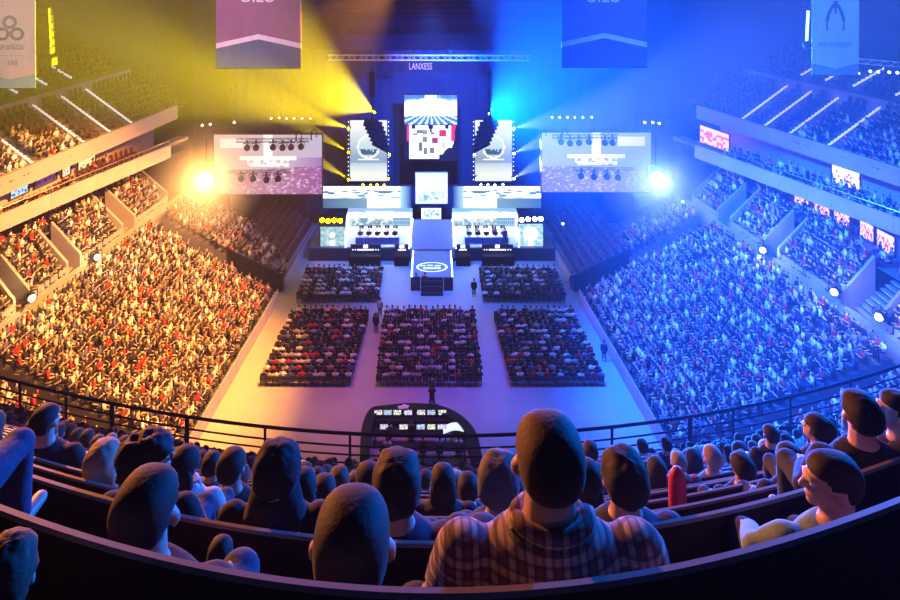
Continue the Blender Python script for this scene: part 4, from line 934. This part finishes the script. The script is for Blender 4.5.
for k, (Y, xa, xb) in enumerate(tables):
    t = thing('work_table', f"black work table inside the production desk, {['far', 'middle', 'near'][k]} row", 'table', ((xa+xb)/2, Y, 0))
    m = MB(); m.bev(((xa+xb)/2, Y, .74), (xb-xa, .7, .05), .03); m.build('table_top', BLACK, t)
    for x in (xa+.1, (xa+xb)/2, xb-.1): m = MB(); m.box((x, Y, .36), (.06, .6, .71)); m.build('leg', BLACK, t)
for k, (r, x) in enumerate(moni):
    Y = tables[r][0]; z = .765
    t = thing('monitor', f"lit monitor on the {['far', 'middle'][r]} table of the production desk, {ordi([i for i, q in enumerate([w for w in moni if w[0] == r]) if q[1] == x][0]+1)} from left", 'monitor', (x, Y, z), 'monitors of the production desk')
    c = Vector((x, Y+.05, z+.32)); m = MB(); m.bev(c+Vector((0, .03, -.0)), (.6, .05, .4), .015); m.build('housing', BLACK, t)
    colr = [(1, .9, .95), (.6, .75, 1), (.9, 1, .75), (.8, .7, 1)][k % 4]
    img_mesh('display', .54, .33, 8, 6, lambda u, v, k=k, colr=colr: mixc(tuple(.15*q for q in colr), colr, (hsh(u*5+k*3, v*5, k)-.3)*2.2), t, c+Vector((0, -.006, 0)), 1.6)
    m = MB(); m.box(c+Vector((0, .05, -.24)), (.06, .03, .2)); m.bev((x, Y+.06, z+.012), (.28, .2, .024), .04); m.build('stand', BLACK, t)
t = thing('mixing_console', 'pale lit mixing console on the right of the production desk', 'console', (1.7, 42.75, 0))
A = [Vector((.75+1.7*i/12, 42.9+.35*math.sin(PI*i/12), 1.0)) for i in range(13)]
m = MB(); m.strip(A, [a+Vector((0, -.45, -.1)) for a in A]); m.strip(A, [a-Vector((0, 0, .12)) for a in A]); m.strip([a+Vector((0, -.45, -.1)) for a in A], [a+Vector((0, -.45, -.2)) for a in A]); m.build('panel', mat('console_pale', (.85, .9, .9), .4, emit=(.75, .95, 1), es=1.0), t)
m = MB()
for a in A[1::3]: m.box(a+Vector((0, -.25, -.55)), (.06, .3, .9))
m.build('leg', BLACK, t)
t = thing('paper_stack', 'white sheets of paper on the far wall of the production desk', 'papers', (-2.05, 44.7, 1.05)); m = MB(); m.box((-2.1, 44.55, 1.07), (.5, .36, .03), rot=(0, 0, .3)); m.box((-1.85, 44.6, 1.09), (.45, .32, .03), rot=(0, 0, -.3)); m.build('sheet', WHITE, t)
FP = [(-2.9, 43.1, 'grey', 'dark', 'behind the far table, left'), (-1.4, 43.15, 'black', 'brown', 'behind the far table, centre'), (-2.9, 41.75, 'white', 'brown', 'behind the middle table, left'), (-.6, 41.9, 'red', 'dark', 'behind the middle table, centre'), (.5, 41.85, 'blue', 'dark', 'behind the middle table, right'), (1.75, 41.9, 'white', 'dark', 'at the pale mixing console')]
for (x, Y, c, hc, w) in FP:
    p = human(f"{c}-shirted crew member seated {w} of the production desk", 'short', hc, c, arms='desk', voxel=.022, slv='short'); place(p, (x, Y-.25, 0), 0)
    t = thing('office_chair', f"black chair under crew member {w} of the production desk", 'chair', (x, Y-.25, 0)); m = MB(); m.bev((x, Y-.25, .4), (.46, .46, .06), .05); m.build('seat', BLACK, t); m = MB(); m.bev((x, Y-.52, .72), (.44, .06, .4), .04); m.build('backrest', BLACK, t); m = MB(); m.tube([(x, Y-.25, .02), (x, Y-.25, .4)], .03, 6); m.box((x, Y-.25, .03), (.5, .08, .05)); m.box((x, Y-.25, .03), (.08, .5, .05)); m.build('base', BLACK, t)
# camera operator on a riser at the far side of the desk
cp = G(431.5, 422, 0); cx_, cy_ = 0.0, 43.9
t = thing('camera_riser', 'small black riser box inside the production desk under the camera operator', 'riser', (cx_, cy_, 0)); m = MB(); m.bev((cx_, cy_+.55, .55), (1.0, .8, 1.1), .04); m.build('box', BLACK, t)
p = human('camera operator in dark clothes standing on a riser above the production desk', 'cap', 'black', 'black', pose='stand', arms='camera', voxel=.022); place(p, (cx_, cy_+.4, 1.1), 0)
t = thing('video_camera', 'video camera on a tripod in front of the production desk operator', 'camera', (cx_, cy_+.8, 1.1))
m = MB(); m.bev((cx_, cy_+.85, 2.55), (.2, .5, .24), .03); m.build('body', BLACK, t); m = MB(); m.tube([(cx_, cy_+1.1, 2.55), (cx_, cy_+1.35, 2.55)], [.07, .09], 10); m.build('lens', STEEL, t)
for i in range(3): m = MB(); m.tube([(cx_, cy_+.8, 2.4), (cx_+.3*math.sin(i*2.09), cy_+.8+.22*math.cos(i*2.09)-.05, 1.12)], .025, 5); m.build('leg', BLACK, t)
# people standing in the aisles, one thing each
for (x, y, h, c, lab) in ((474, 297, 0, 'black', 'standing person in black in the aisle right of the thrust stage'), (376, 333, 0, 'black', 'person in black standing in the left floor aisle'), (416, 291, 0, 'navy', 'dark figure standing at the left corner of the thrust stage front'), (425, 290.5, 0, 'red', 'figure in red standing below the thrust stage steps'), (572, 290, 0, 'navy', 'dark figure by the right barrier near the front right block'), (573, 272, 0, 'navy', 'dark figure by the right barrier level with the stage'), (604, 362, 0, 'navy', 'dark figure walking along the right barrier'), (380, 317, 0, 'white', 'person in pale top walking in the left floor aisle'), (345, 258, 0, 'black', 'dark figure standing before the left stage corner'), (513, 297, 0, 'grey', 'person crouching low at the front right block aisle') ):
    if 'crouching' in lab: continue
    g = G(x, y, 0); p = human(lab, 'short', 'dark', c, pose='stand', arms='down', voxel=.025); place(p, g, random.uniform(-.5, .5))
for (x, y) in ((376, 322), ):
    g = G(x, y, 0); t = thing('equipment_case', 'small black equipment case standing in the left floor aisle', 'case', g); m = MB(); m.bev(g+Vector((0, 0, .3)), (.5, .5, .58), .04); m.build('body', BLACK, t); m = MB(); m.box(g+Vector((0, -.26, .45)), (.2, .03, .04)); m.build('handle', STEEL, t)
# ================= near stand: curved bench rows, rail, spectators =================
rowY = [1.25, 2.1, 2.9, 3.7, 4.5]+[5.3+.8*i for i in range(16)]
rowR = [1.016, .941, .919, .9016, .8875]+[.816+.355/y for y in rowY[5:]]
NR = len(rowY)
def ai(n):
    y = rowY[n]; return 4.3e-4+(4.0e-4-4.3e-4)*(y-1.25)/.85 if y < 2.1 else 4.0e-4-(4.0e-4-3.3e-4)*(y-2.1)/3 if y < 5.1 else 3.3e-4-(3.3e-4-3.05e-4)*(y-5.1)/13
def row_at(n, px, dz=0):
    """point on top of bench row n at a bearing; dz below the top"""
    r = rowR[n]-ai(n)*(px-440)**2/F; h = rowY[n]*rowR[n]; Y = h/r
    return Vector(((px-CX)*Y/F, Y, EYE-h-dz))
PXS = list(range(-150, 1051, 24))
def top_z(n): return EYE-rowY[n]*rowR[n]
def tread_z(n): return top_z(n)-1.05
BENCH = mat('bench_brown', (.07, .04, .035), .5, bump=.15, scale=12); CAP = mat('bench_cap', (.5, .46, .44), .35, .2)
def fwd(n, px, d):            # row point moved d metres towards the arena, along the row's normal
    a, b = row_at(n, px-3), row_at(n, px+3); t = (b-a).normalized(); return row_at(n, px)+Vector((-t.y, t.x, 0))*d
mb = MB()
back = [fwd(0, px, 0)-Vector((0, 1.6, 0)) for px in PXS]
A0 = [Vector((p.x*1.0, min(p.y, q.y-.3)-.2, top_z(0)-.39)) for p, q in zip(back, [row_at(0, px) for px in PXS])]
mb.strip([Vector((p.x, p.y, top_z(0)-.39)) for p in A0], [row_at(0, px, .39) for px in PXS])
for n in range(NR):
    z = tread_z(n); A = [row_at(n, px) for px in PXS]
    B = [row_at(n+1, px) for px in PXS] if n < NR-1 else [fwd(n, px, 1.5) for px in PXS]
    fl = lambda L, zz: [Vector((p.x, p.y, zz)) for p in L]
    mb.strip(fl(A, z), fl(B, z))
    zn = tread_z(n+1) if n < NR-1 else z-1.3
    mb.strip(fl(B, z), fl(B, zn))
EDGE = [fwd(NR-1, px, 1.5) for px in PXS]
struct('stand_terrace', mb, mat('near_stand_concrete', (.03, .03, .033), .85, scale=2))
NAMES = ['nearest', '2nd nearest', '3rd nearest', '4th nearest', '5th nearest']
for n in range(NR):
    t = thing('bench', f"long curved dark bench with pale top edge, {NAMES[n] if n < 5 else ordi(NR-n)+' row behind the railing' if n < NR-1 else 'front row behind the railing'}{' row to the viewer' if n < 5 else ''}", 'bench', (0, rowY[n], tread_z(n)), 'curved benches of the near stand')
    off = lambda d, dz: [fwd(n, px, d)-Vector((0, 0, dz)) for px in PXS]
    a, b, c, d = off(-.006, .0), off(.006, .0), off(.006, .014), off(-.006, .014)
    # capping comes in lengths with a joint
    m = MB(); k0 = 0; m.strip(a, b); m.strip(b, c); m.strip(c, d); m.strip(d, a); m.build('top_cap', CAP, t)
    m = MB(); a, b, c, d = off(-.005, .014), off(.005, .014), off(.005, 1.04), off(-.005, 1.04); m.strip(a, d); m.strip(b, c); m.strip(d, c); m.build('back_panel', BENCH, t)
    m = MB(); a, b, c, d = off(.02, .6), off(.4, .6), off(.4, .64), off(.02, .64); m.strip(a, b); m.strip(b, c); m.strip(c, d); m.strip(d, a); m.build('seat_board', BENCH, t)
# ---- guard rail
t = thing('guard_rail', 'long curved black guard railing along the front edge of the near stand', 'railing', (0, 18.5, tread_z(NR-1)))
def rail_at(px, dz):
    y = 436-3.0e-4*(px-440)**2-1.5e-10*(px-440)**4*(1 if px > 440 else .1); h = EYE-tread_z(NR-1)-1.06; r = (y-HY)/F; Y = h/r
    return Vector(((px-CX)*Y/F, Y, EYE-h-dz))
for nm, dz, r in (('top_rail', 0, .045), ('middle_rail', .36, .025), ('middle_rail', .62, .022), ('lower_rail', .86, .022)):
    m = MB(); m.tube([rail_at(px, dz) for px in PXS], r, 8); m.build(nm, BLACK, t, smooth=True)
for px in (-100, -40, 20, 66, 112, 187, 265, 350, 575, 612, 690, 733, 790, 850, 910, 980):
    m = MB(); m.box(rail_at(px, .53), (.07 if px not in (112, 187, 690) else .12, .05, 1.06)); m.build('post', BLACK, t)
edge = [rail_at(px, 0) for px in PXS]; m = MB(); zt_ = tread_z(NR-1)
lo_ = [Vector((p.x, p.y+.12, zt_-1.2)) for p in edge]; hi_ = [Vector((p.x, p.y+.12, zt_)) for p in edge]; inn = [Vector((p.x, p.y, zt_)) for p in EDGE]
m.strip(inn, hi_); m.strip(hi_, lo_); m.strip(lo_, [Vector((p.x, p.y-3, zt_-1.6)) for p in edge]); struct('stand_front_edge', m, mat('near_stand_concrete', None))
# ---- spectators one by one
TAKEN = []
def seat_person(n, px, pyhead, w, root, headz=1.25, facing=None, base=.165, d=.2):
    """sit a person in row n at a bearing so that the head shows at the photo's height"""
    best = fwd(n, px, d)
    q = (px-CX)/F
    for _ in range(4):                 # stay on the bearing
        best = fwd(n, px, d); best.x = q*best.y
    w = w/(1+.7*((px-CX)/F)**2); Y = best.y; sc = max(.72, min(1.16, w*Y/F/base)); hz = EYE-(pyhead-HY)*Y/F
    loc = Vector((best.x, Y, hz-headz*sc)); f = math.atan2(best.x, 60-Y)*.8 if facing is None else facing
    place(root, loc, f, sc); root.scale.z = sc*.79; root.location.z = hz-headz*sc*.79; TAKEN.append((n, best.x, Y, .26*sc+.16)); return root
def nearest_row(px, w, base=.165):
    Y = base*F/w; return min(range(NR), key=lambda n: abs(fwd(n, px, .2).y-Y))
HERO = [
 # px, head py, head width, kwargs
 (548, 458, 64, dict(label='shaven-headed person in brown plaid flannel shirt, seen from behind in the nearest row', hair='stubble', hcol='brown', top='plaid', fat=1.12, extras=('collar',), turn=3), 0),
 (353, 542, 72, dict(label='person with cropped dark hair sitting low, head just above the nearest bench, centre', hair='stubble', hcol='dark', top='black', fat=.8), 0),
 (149, 508, 63, dict(label='short-haired person with blue-lit temple before the left part of the nearest bench', hair='stubble', hcol='dark', top='black', turn=-6), 0),
 (830, 482, 50, dict(label='person in green jacket turned left with tilted orange-lit face', hair='stubble', hcol='dark', top='green', arms='reach', turn=82, tilt=0, nod=0), 0),
 (-92, 374, 66, dict(label='person in light blue t-shirt with bent elbow at the left picture edge', hair='short', top='blue', arms='akimbo', slv='short'), 0),
 (397, 483, 46, dict(label='person with thick dark reddish-topped hair and bare neck left of the plaid shirt', hair='thick', hcol='dark', top='navy', skin=1, slv='short'), 1),
 (623, 477, 44, dict(label='dark-haired person in dark blue shirt right of the plaid shirt', hair='thick', hcol='dark', top='navy', fat=1.05, skin=0, turn=5), 1),
 (278, 470, 44, dict(label='person in black hooded coat with pale winged emblem on the hood', hair='hood', hcol='black', top='black', fat=1.15, extras=('emblem',)), 1),
 (150, 462, 40, dict(label='person with big curly dark hair and glasses in profile to the right', hair='big', hcol='dark', top='black', turn=-62, extras=('glasses',)), 1),
 (500, 480, 40, dict(label='person in knitted grey beanie left of the shaven plaid-shirted person', hair='beanie', hcol='grey', top='navy', turn=-18), 1),
 (859, 413, 42, dict(label='dark-haired person with pink-lit ear in black top at the right', hair='short', hcol='dark', top='black', fat=1.1), 1),
 (896, 412, 38, dict(label='person with orange-lit face in profile at the right picture edge', hair='short', hcol='dark', top='black', turn=72), 1),
 (104, 461, 36, dict(label='person with long straight blond hair at the left', hair='long', hcol='blond', top='black'), 2),
 (186, 464, 29, dict(label='person with long dark hair and pale scarf beside the curly-haired one', hair='long', hcol='dark', top='white', turn=-25, extras=('scarf',)), 2),
 (47, 420, 28, dict(label='cropped-haired person in black shirt with blue-lit neck at far left', hair='stubble', hcol='dark', top='black', fat=1.05, turn=-12), 3),
 (233, 466, 27, dict(label='short-haired person in black top left of the hooded coat', hair='short', hcol='dark', top='black', turn=-14), 3),
 (212, 464, 19, dict(label='small dark head between the scarf wearer and the short-haired person', hair='thick', hcol='dark', top='grey'), 4),
 (324, 491, 24, dict(label='round dark head with pale rim right of the hooded coat', hair='bob', hcol='dark', top='black'), 3),
 (303, 487, 22, dict(label='dark-haired person directly at the right shoulder of the hooded coat', hair='bob', hcol='dark', top='black'), 2),
 (368, 480, 25, dict(label='person in black top left of the thick-haired one with profile to the left', hair='short', hcol='dark', top='black', turn=30), 3),
 (443, 481, 24, dict(label='dark-haired person in black jacket alone right of the thick-haired one', hair='bob', hcol='dark', top='black'), 3),
 (468, 487, 20, dict(label='small dark round head left of the beanie wearer', hair='thick', hcol='dark', top='black'), 4),
 (587, 478, 24, dict(label='dark-haired person between the plaid shirt and the dark blue shirt', hair='bob', hcol='dark', top='navy'), 2),
 (590, 451, 15, dict(label='small dark figure above the right shoulder of the plaid shirt', hair='short', hcol='dark', top='navy'), 6),
 (678, 462, 16, dict(label='grey-haired person in dark red jacket right of centre', hair='short', hcol='grey', top='red'), 5),
 (656, 468, 18, dict(label='dark-haired person in navy coat left of the red jacket', hair='long', hcol='dark', top='navy'), 5),
 (642, 446, 11, dict(label='small dark head near the railing behind the dark blue shirt', hair='short', hcol='dark', top='navy'), 9),
 (666, 444, 11, dict(label='small dark head near the railing above the red jacket', hair='short', hcol='dark', top='navy'), 9),
 (741, 467, 24, dict(label='dark-haired person with pink-lit cheek right of the red foam stick', hair='thick', hcol='dark', top='black', turn=14), 3),
 (789, 459, 26, dict(label='long-haired person in black left of the green jacket', hair='long', hcol='dark', top='black', turn=10), 2),
 (817, 430, 25, dict(label='dark-haired person with red-lit face turned left above the green jacket', hair='thick', hcol='dark', top='navy', turn=40), 2),
 (770, 434, 15, dict(label='dark head between the railing and the long-haired person in black at right', hair='short', hcol='dark', top='black'), 5),
 (221, 557, 22, dict(label='small child with blue-lit head low between the two nearest benches at left', hair='short', hcol='dark', top='navy', fat=.8), 0),
 (10, 574, 40, dict(label='small brown-haired child low in the bottom left corner behind the nearest bench', hair='thick', hcol='brown', top='black'), -1),
]
for (px, py, w, kw, n) in HERO:
    hz = 1.25
    p = human(voxel=.0105 if w > 30 else .016, **kw)
    if n == -1:
        Y = 1.15; place(p, Vector(((px-CX)*Y/F, Y, EYE-(py-HY)*Y/F-1.25*.46)), .1, .46)
        continue
    if 'child' in kw['label']:
        Y = 2.0; place(p, Vector(((px-CX)*Y/F, Y, EYE-(py-HY)*Y/F-1.25*.43)), 0, .43); continue
    seat_person(n, px, py, w, p, base=.154*{'stubble': 1.03, 'short': 1.1, 'thick': 1.2, 'big': 1.42, 'long': 1.18, 'bob': 1.18, 'hood': 1.46, 'beanie': 1.2}[kw['hair']], d=.5 if 'green' in kw['label'] else .2)
# things lying about
q = fwd(2, 717, .32); t = thing('foam_stick', 'red rounded foam cheering stick standing upright between the rows at right', 'cheering stick', (q.x, q.y, tread_z(2)))
zt2 = EYE-(467-HY)*q.y/F; m = MB(); m.tube([(q.x, q.y, tread_z(2)), (q.x, q.y, zt2-.1), (q.x, q.y, zt2-.04), (q.x, q.y, zt2-.008), (q.x, q.y, zt2)], [.042, .046, .04, .022, .004], 14); m.build('stick', mat('foam_red', (.55, .03, .05), .5), t, smooth=True)
m = MB(); m.tube([(q.x, q.y, tread_z(2)), (q.x, q.y, tread_z(2)+.12)], .05, 14); m.build('cap', BLACK, t)
Y = 1.08; g = Vector(((100-CX)*Y/F, Y, top_z(0)-.39)); t = thing('backpack', 'dark backpack with pale strap lying behind the nearest bench at bottom left', 'bag', g)
m = MB(); m.ell(g+Vector((0, 0, .1)), (.075, .1, .11), 16, 12); m.ell(g+Vector((0, -.06, .07)), (.055, .06, .06), 12, 8); t_ = link('body', remesh(m, .008), t, CM['navy']); t_.location = -g
m = MB(); m.tube([g+Vector((-.06, -.02, .14)), g+Vector((-.03, -.06, .215)), g+Vector((.03, -.06, .215)), g+Vector((.07, -.04, .13))], .009, 6); m.build('strap', CM['white'], t)
# other spectators: shared bodies, every person an object with own place
GEN = []
for k, (hair, hc, top, sk, tn) in enumerate([('short', 'dark', 'black', 0, 0), ('long', 'brown', 'grey', 0, 10), ('thick', 'brown', 'navy', 0, -12), ('short', 'brown', 'white', 1, 5), ('bob', 'dark', 'red', 0, -5), ('cap', 'black', 'black', 0, 8), ('short', 'blond', 'blue', 0, 0), ('stubble', 'dark', 'grey', 1, -8)]):
    GEN.append((human('x', hair, hc, top, sk, tn, voxel=.022), f"{'long dark-haired' if hair == 'bob' else 'brown long-haired' if hair == 'long' else 'capped' if hair == 'cap' else 'shaven' if hair == 'stubble' else {'dark': 'dark-haired', 'brown': 'brown-haired', 'blond': 'fair-haired'}[hc]} spectator in {top} top"))
count = 0; used = set(); MAXP = 252
for n in range(2, NR):
    step = .54; L = []
    px = -30
    while px < 935:
        q = fwd(n, px, .2); dx = step*F/q.y*random.uniform(.95, 1.1)
        if all(math.hypot(q.x-a, q.y-b) > rr+.12 for (m_, a, b, rr) in TAKEN): L.append((px, q))
        px += dx
    fill = {2: .08, 3: .15, 4: .35}.get(n, .86 if n > 5 else .7)
    L = [e for e in L if random.random() < fill and not (n < 6 and 330 < e[0] < 720 and n < 5)]
    for i, (px, q) in enumerate(L):
        f = math.atan2(q.x, 60-q.y)*.8+random.gauss(0, .1)
        if count < MAXP and n < NR:
            g = random.randrange(8); src, des = GEN[g]
            if g not in used: used.add(g); o = src
            else: o = dup(src)
            drop = random.uniform(1.0, 1.12) if n < 9 else random.uniform(.98, 1.08)
            place(o, Vector((q.x, q.y, tread_z(n)+.0)), f, random.uniform(.93, 1.03)); o.scale.z *= .82
            o['label'] = f"{des}, {ordi(i+1)} from left in the {ordi(NR-n) if n < NR-1 else 'front'} row behind the railing"; o['group'] = 'spectators in the near stand'; count += 1
        else: FOLK.append((q.x, q.y, tread_z(n), f, random.uniform(.93, 1.03), 0, 0))
for k, (src, des) in enumerate(GEN):
    if k not in used:
        for ch in list(src.children): bpy.data.objects.remove(ch)
        bpy.data.objects.remove(src)
build_c = build_crowd('crowd', FOLK, attr_mat('crowd_cloth', 0, .8))
tag(build_c, 'dense seated crowd filling the side stands and the floor seat blocks', 'crowd', None, 'stuff')
print('FOLK', len(FOLK), 'SEATS', len(SEATS), 'CHAIRS', len(CHAIRS), 'GEN', count)
# ================= light and haze =================
W = bpy.data.worlds.new('hall_air'); SC.world = W; W.use_nodes = True; nt = W.node_tree
bg = nt.nodes['Background']; bg.inputs[0].default_value = (0, 0, 0, 1); bg.inputs[1].default_value = .0
vs = nt.nodes.new('ShaderNodeVolumeScatter'); vs.inputs['Density'].default_value = .0009; vs.inputs['Anisotropy'].default_value = .2; vs.inputs['Color'].default_value = (.9, .9, .9, 1)
nt.links.new(vs.outputs[0], nt.nodes['World Output'].inputs['Volume'])
ORA = (1, .36, .06); BLU = (0, .075, 1); k = 1000
spot('stand_wash_left', (-2, 46, 32), (-25, 47, 5), (1, .35, .055), 300*k, 58, .6, .5)
spot('stand_wash_left', (-8, 26, 34), (-26, 45, 10), (1, .34, .06), 45*k, 50, .7, .5)
spot('stand_wash_right', (2, 46, 32), (25, 47, 5), (.01, .085, 1), 430*k, 58, .6, .5)
spot('stand_wash_right', (8, 26, 34), (26, 45, 10), (.02, .1, 1), 120*k, 50, .7, .5)
spot('floor_wash_left', (-14, 50, 32), (-12, 47, 0), (1, .25, .05), 24*k, 46, 1, .6)
spot('floor_wash_centre', (0, 46, 33), (-1.5, 50, 0), (.55, .07, .9), 26*k, 44, 1, .6)
spot('floor_wash_right', (14, 50, 32), (11, 49, 0), (.01, .12, 1), 60*k, 50, 1, .6)
spot('stage_wash', (0, 54, 28), (0, 70, 2), (.02, .16, 1), 90*k, 60, .8, .5)
spot('backdrop_wash', (2, 58, 24), (2, 76, 13), (0, .08, 1), 110*k, 75, .8, .5)
# flood lights beside the screens, with smoke balls added for their lens glow
for nm, x, y, col, Wt in (('left', 205, 180, (1, .42, .07), 5*k), ('right', 657, 179, (.08, .25, 1), 3*k)):
    p = P(x, y, 62.7); point('flood_'+nm, p, col, Wt, .4)
    m = MB(); m.ell(p, 6.0, 24, 16); v = bpy.data.materials.new('halo_smoke'); v.use_nodes = True; n = v.node_tree; n.nodes.remove(n.nodes['Principled BSDF'])
    sc_ = n.nodes.new('ShaderNodeVolumeScatter'); tc = n.nodes.new('ShaderNodeTexCoord'); ln = n.nodes.new('ShaderNodeVectorMath'); ln.operation = 'LENGTH'; mr = n.nodes.new('ShaderNodeMapRange')
    sb = n.nodes.new('ShaderNodeVectorMath'); sb.operation = 'SUBTRACT'; sb.inputs[1].default_value = (0, 0, 6)
    n.links.new(tc.outputs['Object'], sb.inputs[0]); n.links.new(sb.outputs[0], ln.inputs[0]); n.links.new(ln.outputs['Value'], mr.inputs['Value'])
    mr.inputs['From Min'].default_value = 0; mr.inputs['From Max'].default_value = 6; mr.inputs['To Min'].default_value = .2; mr.inputs['To Max'].default_value = 0
    n.links.new(mr.outputs[0], sc_.inputs['Density']); n.links.new(sc_.outputs[0], n.nodes['Material Output'].inputs['Volume'])
    tag(m.build('smoke', v), f"glowing smoke around the {'orange-white' if nm == 'left' else 'white'} flood light {nm} of the stage", 'smoke', None, 'stuff')
# roof rig light on the near stand
spot('rig_left', (-28, 40, 38), (-3.5, 3.5, 31), (1, .3, .08), 170*k, 24, .7, .5)
spot('rig_left', (-8, 56, 39), (-2, 5, 31), (.95, .08, .35), 30*k, 40, .7, .5)
spot('rig_right', (28, 38, 38), (3, 4, 31), (0, .16, 1), 250*k, 40, .7, .5)
# unseen spots added to brighten the banners
spot('banner_fill', (-14, 16, 40), (-20, 40, 29), (1, .72, .78), 26*k, 45, .6)
spot('banner_fill', (14, 16, 40), (20, 40, 29), (.1, .32, 1), 50*k, 45, .6)
spot('banner_fill', (-6, 18, 40), (-12, 45, 28), (.9, .5, .9), 22*k, 36, .6)
spot('banner_fill', (6, 18, 40), (12, 45, 28), (.03, .15, 1), 36*k, 36, .6)
spot('truss_fill', (0, 52, 30), (0, 68, 21), (.7, .5, 1), 16*k, 32, .8, .3)  # unseen spot added to bring out the pale stage truss
# beams
def beam(px, py, Y, dx, dy, dY, col, Wt, ang, blend=.35):
    a = P(px, py, Y); b = P(px+dx, py+dy, Y-dY); spot('beam', a+(b-a).normalized()*.45, b, col, Wt, ang, blend, .06)
YB = (1, .72, 0); BB = (0, .12, 1); WB = (.4, .62, 1)
beam(375, 112, 72, -190, -94, 34, YB, 2600*k, 23, .55)
beam(349, 128, 71, -200, -60, 24, YB, 1200*k, 15)
beam(349, 152, 71, -150, -85, 14, YB, 800*k, 13)
beam(349, 179, 71, -110, -65, 12, YB, 800*k, 13)
beam(489, 113, 72, 230, -75, 34, (0, .085, 1), 4200*k, 50)
beam(489, 113, 72, 160, -110, 30, (.02, .13, 1), 420*k, 22)
beam(513.5, 128, 71, 120, -24, 20, WB, 450*k, 14)
beam(513.5, 153, 71, 110, -45, 18, WB, 450*k, 14)
beam(513.5, 178, 71, 110, -60, 18, WB, 450*k, 14)
vw = SC.view_settings; SC.display_settings.display_device = 'sRGB'; vw.view_transform = 'Standard'; vw.look = 'None'; vw.exposure = 0; vw.gamma = 1; vw.use_curve_mapping = False
SC.cycles.volume_bounces = 0; SC.cycles.max_bounces = 4; SC.cycles.diffuse_bounces = 1; SC.cycles.sample_clamp_indirect = 4; SC.cycles.use_denoising = True
